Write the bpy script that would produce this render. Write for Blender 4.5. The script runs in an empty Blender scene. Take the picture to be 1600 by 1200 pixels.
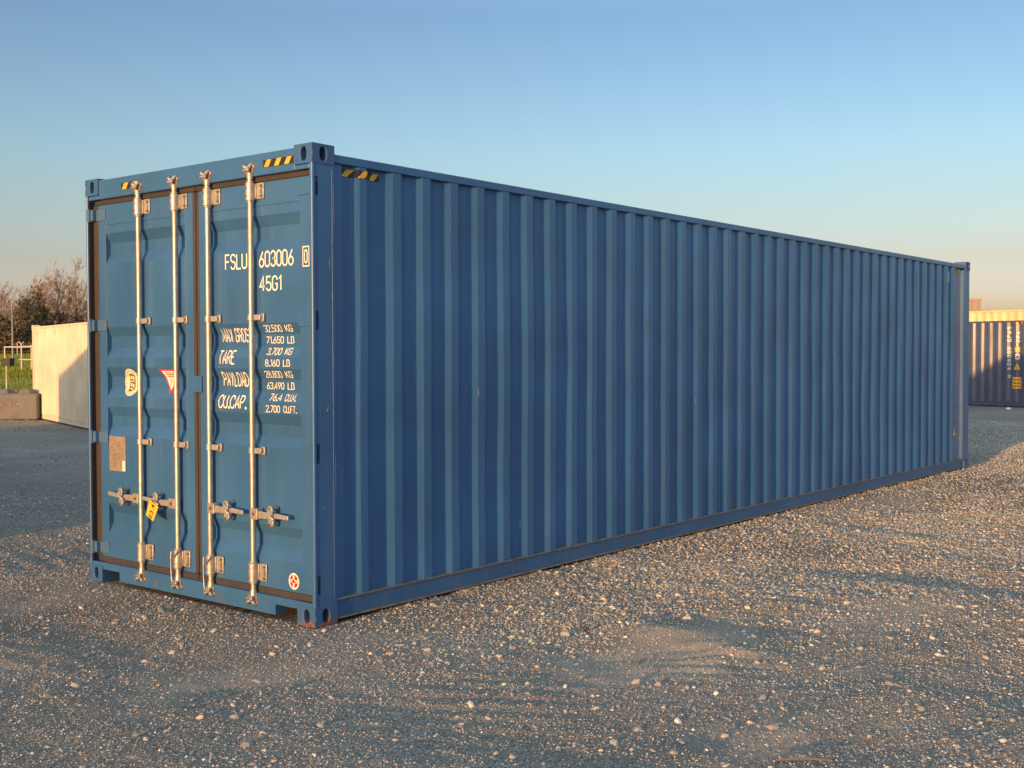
import bpy, bmesh, math, random
import numpy as np
from mathutils import Vector, Matrix
R = math.radians
C = bpy.context.scene.collection
scene = bpy.context.scene

# ------------------------------------------------------------------ camera, sky, sun, exposure
CAM = (-4.66825, -5.26017, 1.64974)
yaw, pitch, roll = 0.676333, -0.0273515, -0.00239064
f_ = Vector((math.cos(yaw)*math.cos(pitch), math.sin(yaw)*math.cos(pitch), math.sin(pitch)))
r0 = Vector((math.sin(yaw), -math.cos(yaw), 0)); u0 = r0.cross(f_)
r_ = math.cos(roll)*r0 + math.sin(roll)*u0; u_ = -math.sin(roll)*r0 + math.cos(roll)*u0
cd = bpy.data.cameras.new('camera'); cam = bpy.data.objects.new('camera', cd); C.objects.link(cam)
cam.matrix_world = Matrix(((r_.x, u_.x, -f_.x, CAM[0]), (r_.y, u_.y, -f_.y, CAM[1]), (r_.z, u_.z, -f_.z, CAM[2]), (0, 0, 0, 1)))
cd.sensor_width = 36; cd.lens = 1821.15/1600*36; cd.clip_start = .05; cd.clip_end = 6000
scene.camera = cam

SUN_AZ, SUN_EL = R(187.5), R(4.02)            # where the sun stands, seen from the yard
world = bpy.data.worlds.new('World'); scene.world = world; world.use_nodes = True
wn = world.node_tree.nodes; wl = world.node_tree.links
bg = wn['Background']
sky = wn.new('ShaderNodeTexSky'); sky.sky_type = 'NISHITA'; sky.sun_disc = False
sky.sun_elevation = SUN_EL; sky.sun_rotation = math.pi/2 - SUN_AZ
sky.altitude = 50; sky.air_density = 1.0; sky.dust_density = 1.6; sky.ozone_density = 1.2
# sky model tinted bluer, pinker at the horizon; overhead boosted as added fill
wtc = wn.new('ShaderNodeTexCoord'); wsx = wn.new('ShaderNodeSeparateXYZ'); wl.new(wtc.outputs['Generated'], wsx.inputs[0])
wr = wn.new('ShaderNodeValToRGB'); wl.new(wsx.outputs[2], wr.inputs[0])
stops = [(0, (1.15, 1.18, 2.6)), (.04, (1.06, 1.10, 2.35)), (.075, (.88, .86, 1.36)), (.115, (.81, .88, 1.20)), (.165, (.77, .92, 1.22)), (.274, (.63, .77, 1.08)), (.36, (1.0, 1.1, 1.35)), (.55, (2.8, 2.55, 2.3)), (1, (4.0, 3.6, 3.0))]
while len(wr.color_ramp.elements) < len(stops): wr.color_ramp.elements.new(.9)
for q, (p_, c_) in zip(wr.color_ramp.elements, stops): q.position = p_; q.color = (c_[0]/4, c_[1]/4, c_[2]/4, 1)
wm = wn.new('ShaderNodeMix'); wm.data_type = 'RGBA'; wm.blend_type = 'MULTIPLY'; wm.inputs[0].default_value = 1
wl.new(sky.outputs[0], wm.inputs[6]); wl.new(wr.outputs[0], wm.inputs[7])
wl.new(wm.outputs[2], bg.inputs[0]); bg.inputs[1].default_value = 0.15*4
sd = bpy.data.lights.new('sun', 'SUN'); sun = bpy.data.objects.new('sun', sd); C.objects.link(sun)
sd.energy = 2.9; sd.angle = R(0.6); sd.color = (1.0, 0.50, 0.18)
sv = Vector((math.cos(SUN_AZ)*math.cos(SUN_EL), math.sin(SUN_AZ)*math.cos(SUN_EL), math.sin(SUN_EL)))
sun.rotation_euler = sv.to_track_quat('Z', 'Y').to_euler(); sun.location = sv*60 + Vector((0, 0, 20))
scene.view_settings.view_transform = 'Standard'; scene.view_settings.look = 'None'
scene.view_settings.exposure = 1.0; scene.view_settings.gamma = 1.0

# ------------------------------------------------------------------ helpers
class MB:
    def __init__(s): s.v = []; s.f = []; s.m = []
    def add(s, v, f, m=0):
        o = len(s.v); s.v += [tuple(p) for p in v]
        for q in f: s.f.append(tuple(i+o for i in q)); s.m.append(m)
        return s
    def box(s, x0, x1, y0, y1, z0, z1, m=0):
        return s.add([(x0,y0,z0),(x1,y0,z0),(x1,y1,z0),(x0,y1,z0),(x0,y0,z1),(x1,y0,z1),(x1,y1,z1),(x0,y1,z1)],
                     [(0,3,2,1),(4,5,6,7),(0,1,5,4),(1,2,6,5),(2,3,7,6),(3,0,4,7)], m)
    def tube(s, pts, rad, n=12, m=0, cap=True):
        pts = [Vector(p) for p in pts]; k = len(pts)
        rad = rad if isinstance(rad, (list, tuple)) else [rad]*k
        vs = []; ref = None
        for i, p in enumerate(pts):
            d = (pts[min(i+1, k-1)] - pts[max(i-1, 0)]).normalized()
            a = Vector((0, 0, 1)) if abs(d.z) < .9 else Vector((1, 0, 0))
            if ref is not None: a = ref
            x = (a - d*a.dot(d)).normalized(); y = d.cross(x); ref = x
            vs += [p + rad[i]*(math.cos(2*math.pi*j/n)*x + math.sin(2*math.pi*j/n)*y) for j in range(n)]
        fs = [(i*n+j, i*n+(j+1) % n, (i+1)*n+(j+1) % n, (i+1)*n+j) for i in range(k-1) for j in range(n)]
        if cap: fs += [tuple(range(n))[::-1], tuple((k-1)*n+j for j in range(n))]
        return s.add(vs, fs, m)
    def prism(s, poly, fn0, fn1, m=0):
        """poly in 2D, fn0/fn1 map a 2D point onto the two end faces"""
        n = len(poly)
        vs = [fn0(*p) for p in poly] + [fn1(*p) for p in poly]
        return s.add(vs, [tuple(range(n))[::-1], tuple(range(n, 2*n))] + [(i, (i+1) % n, n+(i+1) % n, n+i) for i in range(n)], m)
    def build(s, name, mats, parent=None, smooth=None, bevel=None, seg=2):
        me = bpy.data.meshes.new(name); me.from_pydata(s.v, [], s.f)
        mats = mats if isinstance(mats, (list, tuple)) else [mats]
        for q in mats: me.materials.append(q)
        if len(mats) > 1: me.polygons.foreach_set('material_index', s.m)
        bm = bmesh.new(); bm.from_mesh(me); bmesh.ops.recalc_face_normals(bm, faces=bm.faces); bm.to_mesh(me); bm.free()
        if smooth is not None:
            me.polygons.foreach_set('use_smooth', [True]*len(me.polygons)); me.set_sharp_from_angle(angle=R(smooth))
        me.update()
        o = bpy.data.objects.new(name, me); C.objects.link(o)
        if parent: o.parent = parent
        if bevel:
            b = o.modifiers.new('bevel', 'BEVEL'); b.width = bevel; b.segments = seg; b.limit_method = 'ANGLE'; b.angle_limit = R(40)
        return o
def tag(o, label=None, cat=None, group=None, kind=None):
    for k, q in (('label', label), ('category', cat), ('group', group), ('kind', kind)):
        if q: o[k] = q
    return o
def empty(name, loc, rz=0, label=None, cat=None, group=None):
    o = bpy.data.objects.new(name, None); C.objects.link(o); o.location = loc; o.rotation_euler = (0, 0, rz)
    o.empty_display_size = .2
    return tag(o, label, cat, group)
def copy_tree(o, parent=None):
    c = o.copy(); C.objects.link(c)
    if parent: c.parent = parent
    for ch in list(o.children): copy_tree(ch, c)
    return c
# value noise
def _h(i, j, s):
    n = (i*374761393 + j*668265263 + s*974634777) & 0xffffffff
    n = ((n ^ (n >> 13))*1274126177) & 0xffffffff
    return ((n ^ (n >> 16)) & 0xffff)/65535.0
def vn(x, y, s=0):
    x = np.asarray(x, float); y = np.asarray(y, float)
    i = np.floor(x).astype(np.int64); j = np.floor(y).astype(np.int64)
    a = x-i; b = y-j; a = a*a*(3-2*a); b = b*b*(3-2*b)
    return (_h(i, j, s)*(1-a)+_h(i+1, j, s)*a)*(1-b) + (_h(i, j+1, s)*(1-a)+_h(i+1, j+1, s)*a)*b

# ------------------------------------------------------------------ materials
def mat(name):
    m = bpy.data.materials.new(name); m.use_nodes = True
    return m, m.node_tree.nodes, m.node_tree.links, m.node_tree.nodes['Principled BSDF']
def N(ns, t, **k):
    n = ns.new(t)
    for a, b in k.items():
        if a in n.inputs: n.inputs[a].default_value = b
        else: setattr(n, a, b)
    return n
def ramp(ns, stops, interp='LINEAR'):
    n = ns.new('ShaderNodeValToRGB'); n.color_ramp.interpolation = interp
    e = n.color_ramp.elements
    while len(e) < len(stops): e.new(.5)
    for q, (p, c) in zip(e, stops): q.position = p; q.color = (*c, 1) if len(c) == 3 else c
    return n
def mixc(ns, ls, fac, a, b, blend='MIX'):
    n = ns.new('ShaderNodeMix'); n.data_type = 'RGBA'; n.blend_type = blend
    for i, q in ((0, fac), (6, a), (7, b)):
        if hasattr(q, 'is_output'): ls.new(q, n.inputs[i])
        elif isinstance(q, (int, float)): n.inputs[i].default_value = q
        else: n.inputs[i].default_value = (*q, 1)
    return n.outputs[2]
def plain(name, col, rough=.5, metal=0, spec=.5, var=.15, vscale=8):
    m, ns, ls, p = mat(name)
    tc = N(ns, 'ShaderNodeTexCoord'); nz = N(ns, 'ShaderNodeTexNoise', Scale=vscale, Detail=5)
    ls.new(tc.outputs['Object'], nz.inputs['Vector'])
    rp = ramp(ns, [(.3, tuple(c*(1-var) for c in col)), (.7, tuple(min(1, c*(1+var)) for c in col))])
    ls.new(nz.outputs[0], rp.inputs[0]); ls.new(rp.outputs[0], p.inputs['Base Color'])
    p.inputs['Roughness'].default_value = rough; p.inputs['Metallic'].default_value = metal
    p.inputs['Specular IOR Level'].default_value = spec
    return m
def paint(name, col, rough=.38, dirt=(.16, .13, .10), dirt_amt=.25, rust=0.0, rustz=None, spec=.5, wave=.02, chips=.0):
    m, ns, ls, p = mat(name)
    tc = N(ns, 'ShaderNodeTexCoord'); ob = tc.outputs['Object']
    n1 = N(ns, 'ShaderNodeTexNoise', Scale=1.3, Detail=4); ls.new(ob, n1.inputs['Vector'])
    r1 = ramp(ns, [(.3, tuple(c*.86 for c in col)), (.7, tuple(c*1.14 for c in col))]); ls.new(n1.outputs[0], r1.inputs[0])
    mp = N(ns, 'ShaderNodeMapping'); mp.inputs['Scale'].default_value = (14, 14, .9); ls.new(ob, mp.inputs[0])
    n2 = N(ns, 'ShaderNodeTexNoise', Scale=1.0, Detail=6, Roughness=.65); ls.new(mp.outputs[0], n2.inputs['Vector'])
    r2 = ramp(ns, [(.52, (0, 0, 0)), (.80, (dirt_amt,)*3)]); ls.new(n2.outputs[0], r2.inputs[0])
    c = mixc(ns, ls, r2.outputs[0], r1.outputs[0], dirt)
    if chips:
        n4 = N(ns, 'ShaderNodeTexNoise', Scale=9, Detail=9, Roughness=.75); ls.new(ob, n4.inputs['Vector'])
        r4 = ramp(ns, [(.69, (0, 0, 0)), (.72, (chips,)*3)]); ls.new(n4.outputs[0], r4.inputs[0])
        c = mixc(ns, ls, r4.outputs[0], c, tuple(min(1, q*2.4+.06) for q in col))
    if rust:
        n3 = N(ns, 'ShaderNodeTexNoise', Scale=18, Detail=8, Roughness=.7); ls.new(ob, n3.inputs['Vector'])
        v = n3.outputs[0]
        if rustz:
            sp = N(ns, 'ShaderNodeSeparateXYZ'); ls.new(ob, sp.inputs[0])
            mr = N(ns, 'ShaderNodeMapRange'); ls.new(sp.outputs[2], mr.inputs[0])
            for i, q in enumerate((rustz[0], rustz[1], .30, -.25)): mr.inputs[i+1].default_value = q
            ad = N(ns, 'ShaderNodeMath', operation='ADD'); ls.new(v, ad.inputs[0]); ls.new(mr.outputs[0], ad.inputs[1]); v = ad.outputs[0]
        r3 = ramp(ns, [(.60, (0, 0, 0)), (.68, (rust,)*3)]); ls.new(v, r3.inputs[0])
        n5 = N(ns, 'ShaderNodeTexNoise', Scale=60, Detail=4); ls.new(ob, n5.inputs['Vector'])
        r5 = ramp(ns, [(.3, (.09, .035, .018)), (.7, (.30, .10, .04))]); ls.new(n5.outputs[0], r5.inputs[0])
        c = mixc(ns, ls, r3.outputs[0], c, r5.outputs[0])
    ls.new(c, p.inputs['Base Color'])
    rr = ramp(ns, [(.3, (rough*.85,)*3), (.75, (min(1, rough*1.35),)*3)]); ls.new(n2.outputs[0], rr.inputs[0]); ls.new(rr.outputs[0], p.inputs['Roughness'])
    p.inputs['Specular IOR Level'].default_value = spec
    if wave:
        n6 = N(ns, 'ShaderNodeTexNoise', Scale=2.6, Detail=2); ls.new(ob, n6.inputs['Vector'])
        bp = N(ns, 'ShaderNodeBump', Strength=.35, Distance=wave); ls.new(n6.outputs[0], bp.inputs['Height']); ls.new(bp.outputs[0], p.inputs['Normal'])
    return m
BLUE = (.036, .126, .298)
M = {}
M['blue'] = paint('blue_paint', BLUE, rough=.31, dirt=(.13, .14, .15), dirt_amt=.22, chips=.35)
M['rail'] = paint('blue_rail_paint', tuple(c*.9 for c in BLUE), rough=.45, dirt=(.20, .16, .13), dirt_amt=.35, rust=.45, rustz=(-.02, .08))
M['ledge'] = plain('dusty_ledge', (.17, .15, .14), .85, vscale=20, var=.35)
M['casting'] = paint('blue_casting_paint', (.032, .106, .265), rough=.5, dirt=(.2, .16, .13), dirt_amt=.3, wave=.004)
M['rustcast'] = paint('rusting_casting_paint', (.032, .106, .265), rough=.5, dirt=(.2, .16, .13), dirt_amt=.4, rust=.9, rustz=(-.03, .13), wave=.004)
M['cast_hole_shade'] = plain('casting_hole_shade', (.006, .007, .009), .9, spec=.1)  # near-black hole bottoms, deep shade put into the colour
M['gasket'] = plain('brown_rubber_gasket', (.042, .035, .035), .7, vscale=14)
M['zinc'] = plain('galvanised_steel', (.44, .435, .41), .45, .7, vscale=22, var=.16)
M['zincplate'] = plain('galvanised_forging', (.43, .41, .385), .46, .55, vscale=40, var=.2)
M['zincdark'] = plain('weathered_forging', (.20, .17, .15), .5, .5, vscale=40, var=.3)
M['letter'] = plain('cream_lettering', (.86, .80, .60), .5, var=.06)
M['scratch'] = plain('bare_scratch', (.26, .30, .34), .7, vscale=60)
M['letterfade'] = plain('faded_lettering', (.10, .19, .27), .6, var=.3, vscale=30)
M['white'] = plain('white_vinyl', (.80, .76, .68), .45, var=.06)
M['cream'] = plain('cream_vinyl', (.78, .68, .46), .45, var=.08)
M['brownink'] = plain('brown_ink', (.16, .10, .06), .6)
M['redink'] = plain('red_vinyl', (.55, .03, .05), .45, var=.08)
M['yellow'] = plain('yellow_vinyl', (.85, .42, .03), .45, var=.10)
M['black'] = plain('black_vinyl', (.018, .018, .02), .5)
M['plate'] = plain('brown_data_plate', (.33, .275, .22), .55, .3, vscale=30, var=.2)
M['yelltag'] = plain('yellow_tag_plastic', (.70, .49, .05), .4, var=.08)
M['navy'] = paint('navy_paint', (.062, .085, .155), rough=.36, dirt=(.12, .10, .09), dirt_amt=.15, wave=.004)
M['pale'] = paint('pale_cream_paint', (.64, .56, .44), rough=.55, dirt=(.40, .28, .16), dirt_amt=.35, wave=.01)
M['cream2'] = paint('yellowed_cream_paint', (.68, .54, .30), rough=.5, dirt=(.35, .25, .12), dirt_amt=.2, wave=.006)
M['grey'] = paint('grey_paint', (.22, .23, .24), rough=.5)
M['inside'] = plain('dark_interior', (.03, .03, .03), .9)
M['galv'] = plain('galvanised_pole', (.20, .22, .25), .6, .3)
M['pipe'] = plain('white_pipe_paint', (.52, .49, .43), .5)
def bark(name, a, b):
    m, ns, ls, p = mat(name)
    tc = N(ns, 'ShaderNodeTexCoord'); nz = N(ns, 'ShaderNodeTexNoise', Scale=1.2, Detail=6); ls.new(tc.outputs['Object'], nz.inputs['Vector'])
    rp = ramp(ns, [(.35, a), (.65, b)]); ls.new(nz.outputs[0], rp.inputs[0]); ls.new(rp.outputs[0], p.inputs['Base Color'])
    p.inputs['Roughness'].default_value = .9; p.inputs['Specular IOR Level'].default_value = .1
    return m
M['bark'] = bark('bare_bark', (.12, .095, .08), (.26, .21, .18))
M['twig'] = bark('reddish_twigs', (.20, .15, .125), (.36, .275, .23))  # paler, greyer twigs: distance haze put into the colour
M['scrub'] = bark('brown_scrub', (.07, .055, .045), (.17, .13, .10))
M['needle'] = bark('evergreen_needles', (.045, .052, .036), (.085, .09, .06))  # muted needles, haze put into the colour
M['needle'].node_tree.nodes['Principled BSDF'].inputs['Roughness'].default_value = .8
def concrete(name, a, b):
    m, ns, ls, p = mat(name)
    tc = N(ns, 'ShaderNodeTexCoord'); nz = N(ns, 'ShaderNodeTexNoise', Scale=3, Detail=9, Roughness=.65); ls.new(tc.outputs['Object'], nz.inputs['Vector'])
    rp = ramp(ns, [(.3, a), (.7, b)]); ls.new(nz.outputs[0], rp.inputs[0]); ls.new(rp.outputs[0], p.inputs['Base Color'])
    p.inputs['Roughness'].default_value = .9
    bp = N(ns, 'ShaderNodeBump', Strength=.5, Distance=.02); ls.new(nz.outputs[0], bp.inputs['Height']); ls.new(bp.outputs[0], p.inputs['Normal'])
    return m
M['concrete'] = concrete('rough_concrete', (.115, .117, .118), (.19, .19, .188))
def brickmat():
    m, ns, ls, p = mat('old_brick')
    tc = N(ns, 'ShaderNodeTexCoord'); b = N(ns, 'ShaderNodeTexBrick', Scale=4.0); b.inputs['Color1'].default_value = (.24, .19, .15, 1)
    b.inputs['Color2'].default_value = (.30, .24, .18, 1); b.inputs['Mortar'].default_value = (.35, .3, .25, 1)
    ls.new(tc.outputs['Object'], b.inputs['Vector']); ls.new(b.outputs[0], p.inputs['Base Color']); p.inputs['Roughness'].default_value = .9
    return m
M['brick'] = brickmat()
def stonemat(name, stops):
    m, ns, ls, p = mat(name)
    g = N(ns, 'ShaderNodeNewGeometry')
    rp = ramp(ns, stops)
    ls.new(g.outputs['Random Per Island'], rp.inputs[0])
    ls.new(rp.outputs[0], p.inputs['Base Color']); p.inputs['Roughness'].default_value = .75; p.inputs['Specular IOR Level'].default_value = .3
    return m
M['stone'] = stonemat('grey_gravel_stone', [(0, (.175, .17, .163)), (.35, (.29, .28, .268)), (.62, (.39, .372, .34)), (.82, (.49, .45, .39)), (.92, (.52, .41, .34)), (1, (.78, .75, .70))])
M['stonetan'] = stonemat('tan_gravel_stone', [(0, (.24, .22, .19)), (.35, (.42, .39, .30)), (.7, (.60, .56, .40)), (.88, (.60, .50, .40)), (1, (.80, .74, .62))])
# (x, y, half length, half width, strength) of the dusty places
DUST = [(.95, -1.90, 1.25, .50, .40), (8.4, -.45, 2.2, .50, .36), (-.6, 2.1, 1.0, .42, .32), (-1.2, -.4, .9, .42, .30), (2.6, -2.6, 1.6, .5, .28), (-.3, -2.9, 1.1, .4, .24), (12.5, -1.6, 4, .8, .3), (4.6, -3.6, 1.8, .5, .24)]
def groundmat():
    m, ns, ls, p = mat('gravel_ground')
    tc = N(ns, 'ShaderNodeTexCoord'); ob = tc.outputs['Object']
    def nz(sc, det=4, ro=.6):
        n = N(ns, 'ShaderNodeTexNoise', Scale=sc, Detail=det, Roughness=ro); ls.new(ob, n.inputs['Vector']); return n.outputs[0]
    v1 = N(ns, 'ShaderNodeTexVoronoi', Scale=75.0); ls.new(ob, v1.inputs['Vector'])
    v2 = N(ns, 'ShaderNodeTexVoronoi', Scale=190.0); ls.new(ob, v2.inputs['Vector'])
    sep = N(ns, 'ShaderNodeSeparateColor'); ls.new(v1.outputs['Color'], sep.inputs[0])
    sep2 = N(ns, 'ShaderNodeSeparateColor'); ls.new(v2.outputs['Color'], sep2.inputs[0])
    cr = [(0, (.165, .16, .152)), (.45, (.275, .262, .248)), (.75, (.40, .375, .34)), (.92, (.52, .48, .42)), (1, (.72, .68, .62))]
    ra = ramp(ns, cr); ls.new(sep.outputs[0], ra.inputs[0])
    rb = ramp(ns, cr); ls.new(sep2.outputs[0], rb.inputs[0])
    stones = mixc(ns, ls, .5, ra.outputs[0], rb.outputs[0])
    # dusty, compacted patches
    big = nz(.55, 5, .6); fine = nz(40, 5, .7)
    # worn, dusty places: fixed spots of the yard with ragged edges
    wob = N(ns, 'ShaderNodeTexNoise', Scale=1.6, Detail=5, Roughness=.6); ls.new(ob, wob.inputs['Vector'])
    sc_ = N(ns, 'ShaderNodeVectorMath', operation='SCALE'); sc_.inputs[3].default_value = 1.1; ls.new(wob.outputs['Color'], sc_.inputs[0])
    pos = N(ns, 'ShaderNodeVectorMath', operation='ADD'); ls.new(ob, pos.inputs[0]); ls.new(sc_.outputs[0], pos.inputs[1])
    acc = big
    for (px_, py_, rx_, ry_, am_) in DUST:
        sb = N(ns, 'ShaderNodeVectorMath', operation='SUBTRACT'); sb.inputs[1].default_value = (px_+.55, py_+.55, .55); ls.new(pos.outputs[0], sb.inputs[0])
        dv = N(ns, 'ShaderNodeVectorMath', operation='DIVIDE'); dv.inputs[1].default_value = (rx_, ry_, 50); ls.new(sb.outputs[0], dv.inputs[0])
        le = N(ns, 'ShaderNodeVectorMath', operation='LENGTH'); ls.new(dv.outputs[0], le.inputs[0])
        mr = N(ns, 'ShaderNodeMapRange'); ls.new(le.outputs[1], mr.inputs[0])
        for k_, q_ in enumerate((.2, 1.0, am_, 0)): mr.inputs[k_+1].default_value = q_
        ad = N(ns, 'ShaderNodeMath', operation='ADD'); ls.new(acc, ad.inputs[0]); ls.new(mr.outputs[0], ad.inputs[1]); acc = ad.outputs[0]
    rd = ramp(ns, [(.56, (0, 0, 0)), (.72, (.85,)*3)]); ls.new(acc, rd.inputs[0])
    rf = ramp(ns, [(.3, (.40, .365, .32)), (.7, (.57, .505, .43))]); ls.new(fine, rf.inputs[0])
    c = mixc(ns, ls, rd.outputs[0], stones, rf.outputs[0])
    # damp darker patches
    big2 = nz(.23, 4); rw = ramp(ns, [(.35, (.72,)*3), (.65, (1.08,)*3)]); ls.new(big2, rw.inputs[0])
    c = mixc(ns, ls, 1.0, c, rw.outputs[0], 'MULTIPLY')
    ls.new(c, p.inputs['Base Color']); p.inputs['Roughness'].default_value = .9; p.inputs['Specular IOR Level'].default_value = .2
    b1 = N(ns, 'ShaderNodeBump', Strength=.8, Distance=.010); b1.invert = True; ls.new(v1.outputs['Distance'], b1.inputs['Height'])
    b2 = N(ns, 'ShaderNodeBump', Strength=1.0, Distance=.006); b2.invert = True; ls.new(v2.outputs['Distance'], b2.inputs['Height']); ls.new(b1.outputs[0], b2.inputs['Normal'])
    b3 = N(ns, 'ShaderNodeBump', Strength=.8, Distance=.04); ls.new(nz(14, 6, .7), b3.inputs['Height']); ls.new(b2.outputs[0], b3.inputs['Normal'])
    ls.new(b3.outputs[0], p.inputs['Normal'])
    return m
M['ground'] = groundmat()
def grassmat(name, a, b, sc):
    m, ns, ls, p = mat(name)
    tc = N(ns, 'ShaderNodeTexCoord'); nz = N(ns, 'ShaderNodeTexNoise', Scale=sc, Detail=6, Roughness=.7); ls.new(tc.outputs['Object'], nz.inputs['Vector'])
    rp = ramp(ns, [(.35, a), (.65, b)]); ls.new(nz.outputs[0], rp.inputs[0]); ls.new(rp.outputs[0], p.inputs['Base Color'])
    p.inputs['Roughness'].default_value = .9; p.inputs['Specular IOR Level'].default_value = .1
    return m
M['grass'] = grassmat('meadow_grass', (.13, .17, .03), (.25, .30, .06), .5)
M['turf'] = grassmat('meadow_turf', (.14, .155, .035), (.25, .27, .07), .35)

# ------------------------------------------------------------------ ground
def hgt(x, y):
    """gentle lumps and wheel marks of the yard; flat where the containers stand"""
    h = (vn(x*.45, y*.45, 1)-.5)*.050 + (vn(x*1.3+7, y*1.1, 2)-.5)*.030 + (vn(x*3.6, y*3.6+3, 3)-.5)*.014 + (vn(x*9, y*9, 4)-.5)*.007
    # wheel ruts running past the long side
    t = y + 3.3 + .35*np.sin(x*.35) + (vn(x*.8, y*.1, 9)-.5)*.5
    h += -.018*np.exp(-(t/.22)**2) + .014*np.exp(-((t-.42)/.16)**2) + .010*np.exp(-((t+.42)/.16)**2)
    t2 = y + 5.0 + .35*np.sin(x*.35+.2)
    h += (-.014*np.exp(-(t2/.25)**2) + .010*np.exp(-((t2-.45)/.2)**2))*(vn(x*.6, y*.2, 12) > .4)
    for (cx, cy, rx, ry, dp) in ((.62, -1.72, .45, .28, -.035), (1.20, -1.78, .15, .45, .040), (1.02, -2.15, .10, .30, .03), (.95, -2.25, .5, .12, .02), (8.7, -.50, .45, .30, .035), (7.9, -.75, .5, .3, -.02), (-1.2, -.4, .5, .35, -.015), (3.4, -2.5, .16, .5, .018), (5.6, -1.5, .2, .6, .02)):
        h += dp*np.exp(-((x-cx)/rx)**2-((y-cy)/ry)**2)
    # cleat marks of heavy tyres
    for (cx, cy, rx, ry, a_, wl_, am) in ((.75, -2.25, .55, .30, .5, .15, .010), (-.55, -1.75, .75, .5, .55, .17, .009), (2.2, -1.9, .6, .35, .3, .19, .008), (-1.4, .9, .6, .5, .2, .2, .007), (.3, 3.6, 1.2, .5, -.2, .22, .010)):
        h += .65*am*np.sin(((x-cx)*math.cos(a_)+(y-cy)*math.sin(a_))/wl_*6.283)*np.exp(-((x-cx)/rx)**2-((y-cy)/ry)**2)
    dx = np.maximum(np.maximum(-.05-x, x-12.25), 0); dy = np.maximum(np.maximum(-.03-y, y-2.5), 0)
    d = np.sqrt(dx*dx+dy*dy); k = np.clip(d/1.0, 0, 1); k = k*k*(3-2*k)
    far = np.clip((70-np.sqrt((x-4)**2+y*y))/40, 0, 1)
    return (h-.012)*k*far + ((.006 + .022*(vn(x*5, y*5, 51)-.35))*np.clip((x-.3)/.5, 0, 1)*np.clip((11.9-x)/.5, 0, 1) - .006)*(1-k)*(d < 3)
def axis(a, b, step, lim, g=1.17):
    fine = np.arange(a, b, step); up = []; s = step; q = b
    while q < lim: up.append(q); s *= g; q += s
    dn = []; s = step; q = a-step
    while q > -lim: dn.append(q); s *= g; q -= s
    return np.array(dn[::-1] + list(fine) + up)
def sheet(name, xs, ys, zf, m):
    X, Y = np.meshgrid(xs, ys, indexing='ij'); Z = zf(X, Y)
    v = np.stack([X, Y, Z], -1).reshape(-1, 3).astype(np.float32); nx, ny = X.shape
    i = np.arange(nx-1)[:, None]*ny + np.arange(ny-1)[None, :]
    q = np.stack([i, i+ny, i+ny+1, i+1], -1).reshape(-1, 4).astype(np.int32)
    return npmesh(name, v, q, m)
def npmesh(name, v, q, m, smooth=True):
    me = bpy.data.meshes.new(name); k = q.shape[1]
    me.vertices.add(len(v)); me.vertices.foreach_set('co', v.astype(np.float32).ravel())
    me.loops.add(q.size); me.loops.foreach_set('vertex_index', q.astype(np.int32).ravel())
    me.polygons.add(len(q)); me.polygons.foreach_set('loop_start', (np.arange(len(q))*k).astype(np.int32))
    me.polygons.foreach_set('use_smooth', np.full(len(q), smooth))
    me.materials.append(m); me.update(calc_edges=True); me.validate()
    o = bpy.data.objects.new(name, me); C.objects.link(o); return o
def axis2(a, a1, b1, b, s1, s2, lim): return np.concatenate([[q for q in axis(a, b, s2, lim) if q < a1], np.arange(a1, b1, s1), [q for q in axis(a, b, s2, lim) if q > b1]])
g = sheet('ground', axis2(-4, -3.2, 4.5, 15, .028, .06, 2500), axis2(-6, -5, 2.5, 7, .028, .06, 2500), hgt, M['ground']); tag(g, kind='structure')
# meadow beyond the concrete blocks, rising gently towards the trees
GO = Vector((9.2, 24.6)); GD = Vector((math.cos(R(62)), math.sin(R(62)))); GN = Vector((-GD.y, GD.x))
def ghz(u, w):
    k = np.clip((u-20)/110, 0, 1)
    return .03 + 1.75*k*k*(3-2*k) + (vn(u*.25, w*.25, 21)-.5)*.10*np.clip(u/6, 0, 1) + np.clip(u/2, 0, 1)*.05
us = np.concatenate([np.arange(0, 30, .5), np.arange(30, 160, 2), np.arange(160, 400, 15)]); ws = np.arange(-30, 90, 1.0)
U, Wd = np.meshgrid(us, ws, indexing='ij')
gx = GO.x + GD.x*U + GN.x*Wd; gy = GO.y + GD.y*U + GN.y*Wd
v = np.stack([gx, gy, ghz(U, Wd)], -1).reshape(-1, 3); ny = len(ws)
i = np.arange(len(us)-1)[:, None]*ny + np.arange(ny-1)[None, :]
tag(npmesh('grass_field', v, np.stack([i, i+ny, i+ny+1, i+1], -1).reshape(-1, 4), M['turf']), kind='structure')
rng = np.random.default_rng(5)
nb = 60000
u = 60*rng.random(nb)**1.6; u[:22000] = 40+110*rng.random(22000); w = -4 + 14*rng.random(nb)
bx = GO.x + GD.x*u + GN.x*w; by = GO.y + GD.y*u + GN.y*w; bz = ghz(u, w)
hh = (.05 + .12*rng.random(nb)*vn(u*.6, w*.6, 31)); a = rng.random(nb)*6.283; wd = .006 + .00045*u; hh = hh + np.where(u > 40, .12, 0)
lx = (rng.random(nb)-.5)*.08; ly = (rng.random(nb)-.5)*.08
v = np.stack([np.stack([bx-np.cos(a)*wd, by-np.sin(a)*wd, bz-.01], -1), np.stack([bx+np.cos(a)*wd, by+np.sin(a)*wd, bz-.01], -1), np.stack([bx+lx, by+ly, bz+hh], -1)], 1).reshape(-1, 3)
tag(npmesh('grass', v, np.arange(nb*3).reshape(-1, 3), M['grass'], False), 'green meadow grass behind the concrete block wall', 'grass', kind='stuff')

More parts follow.
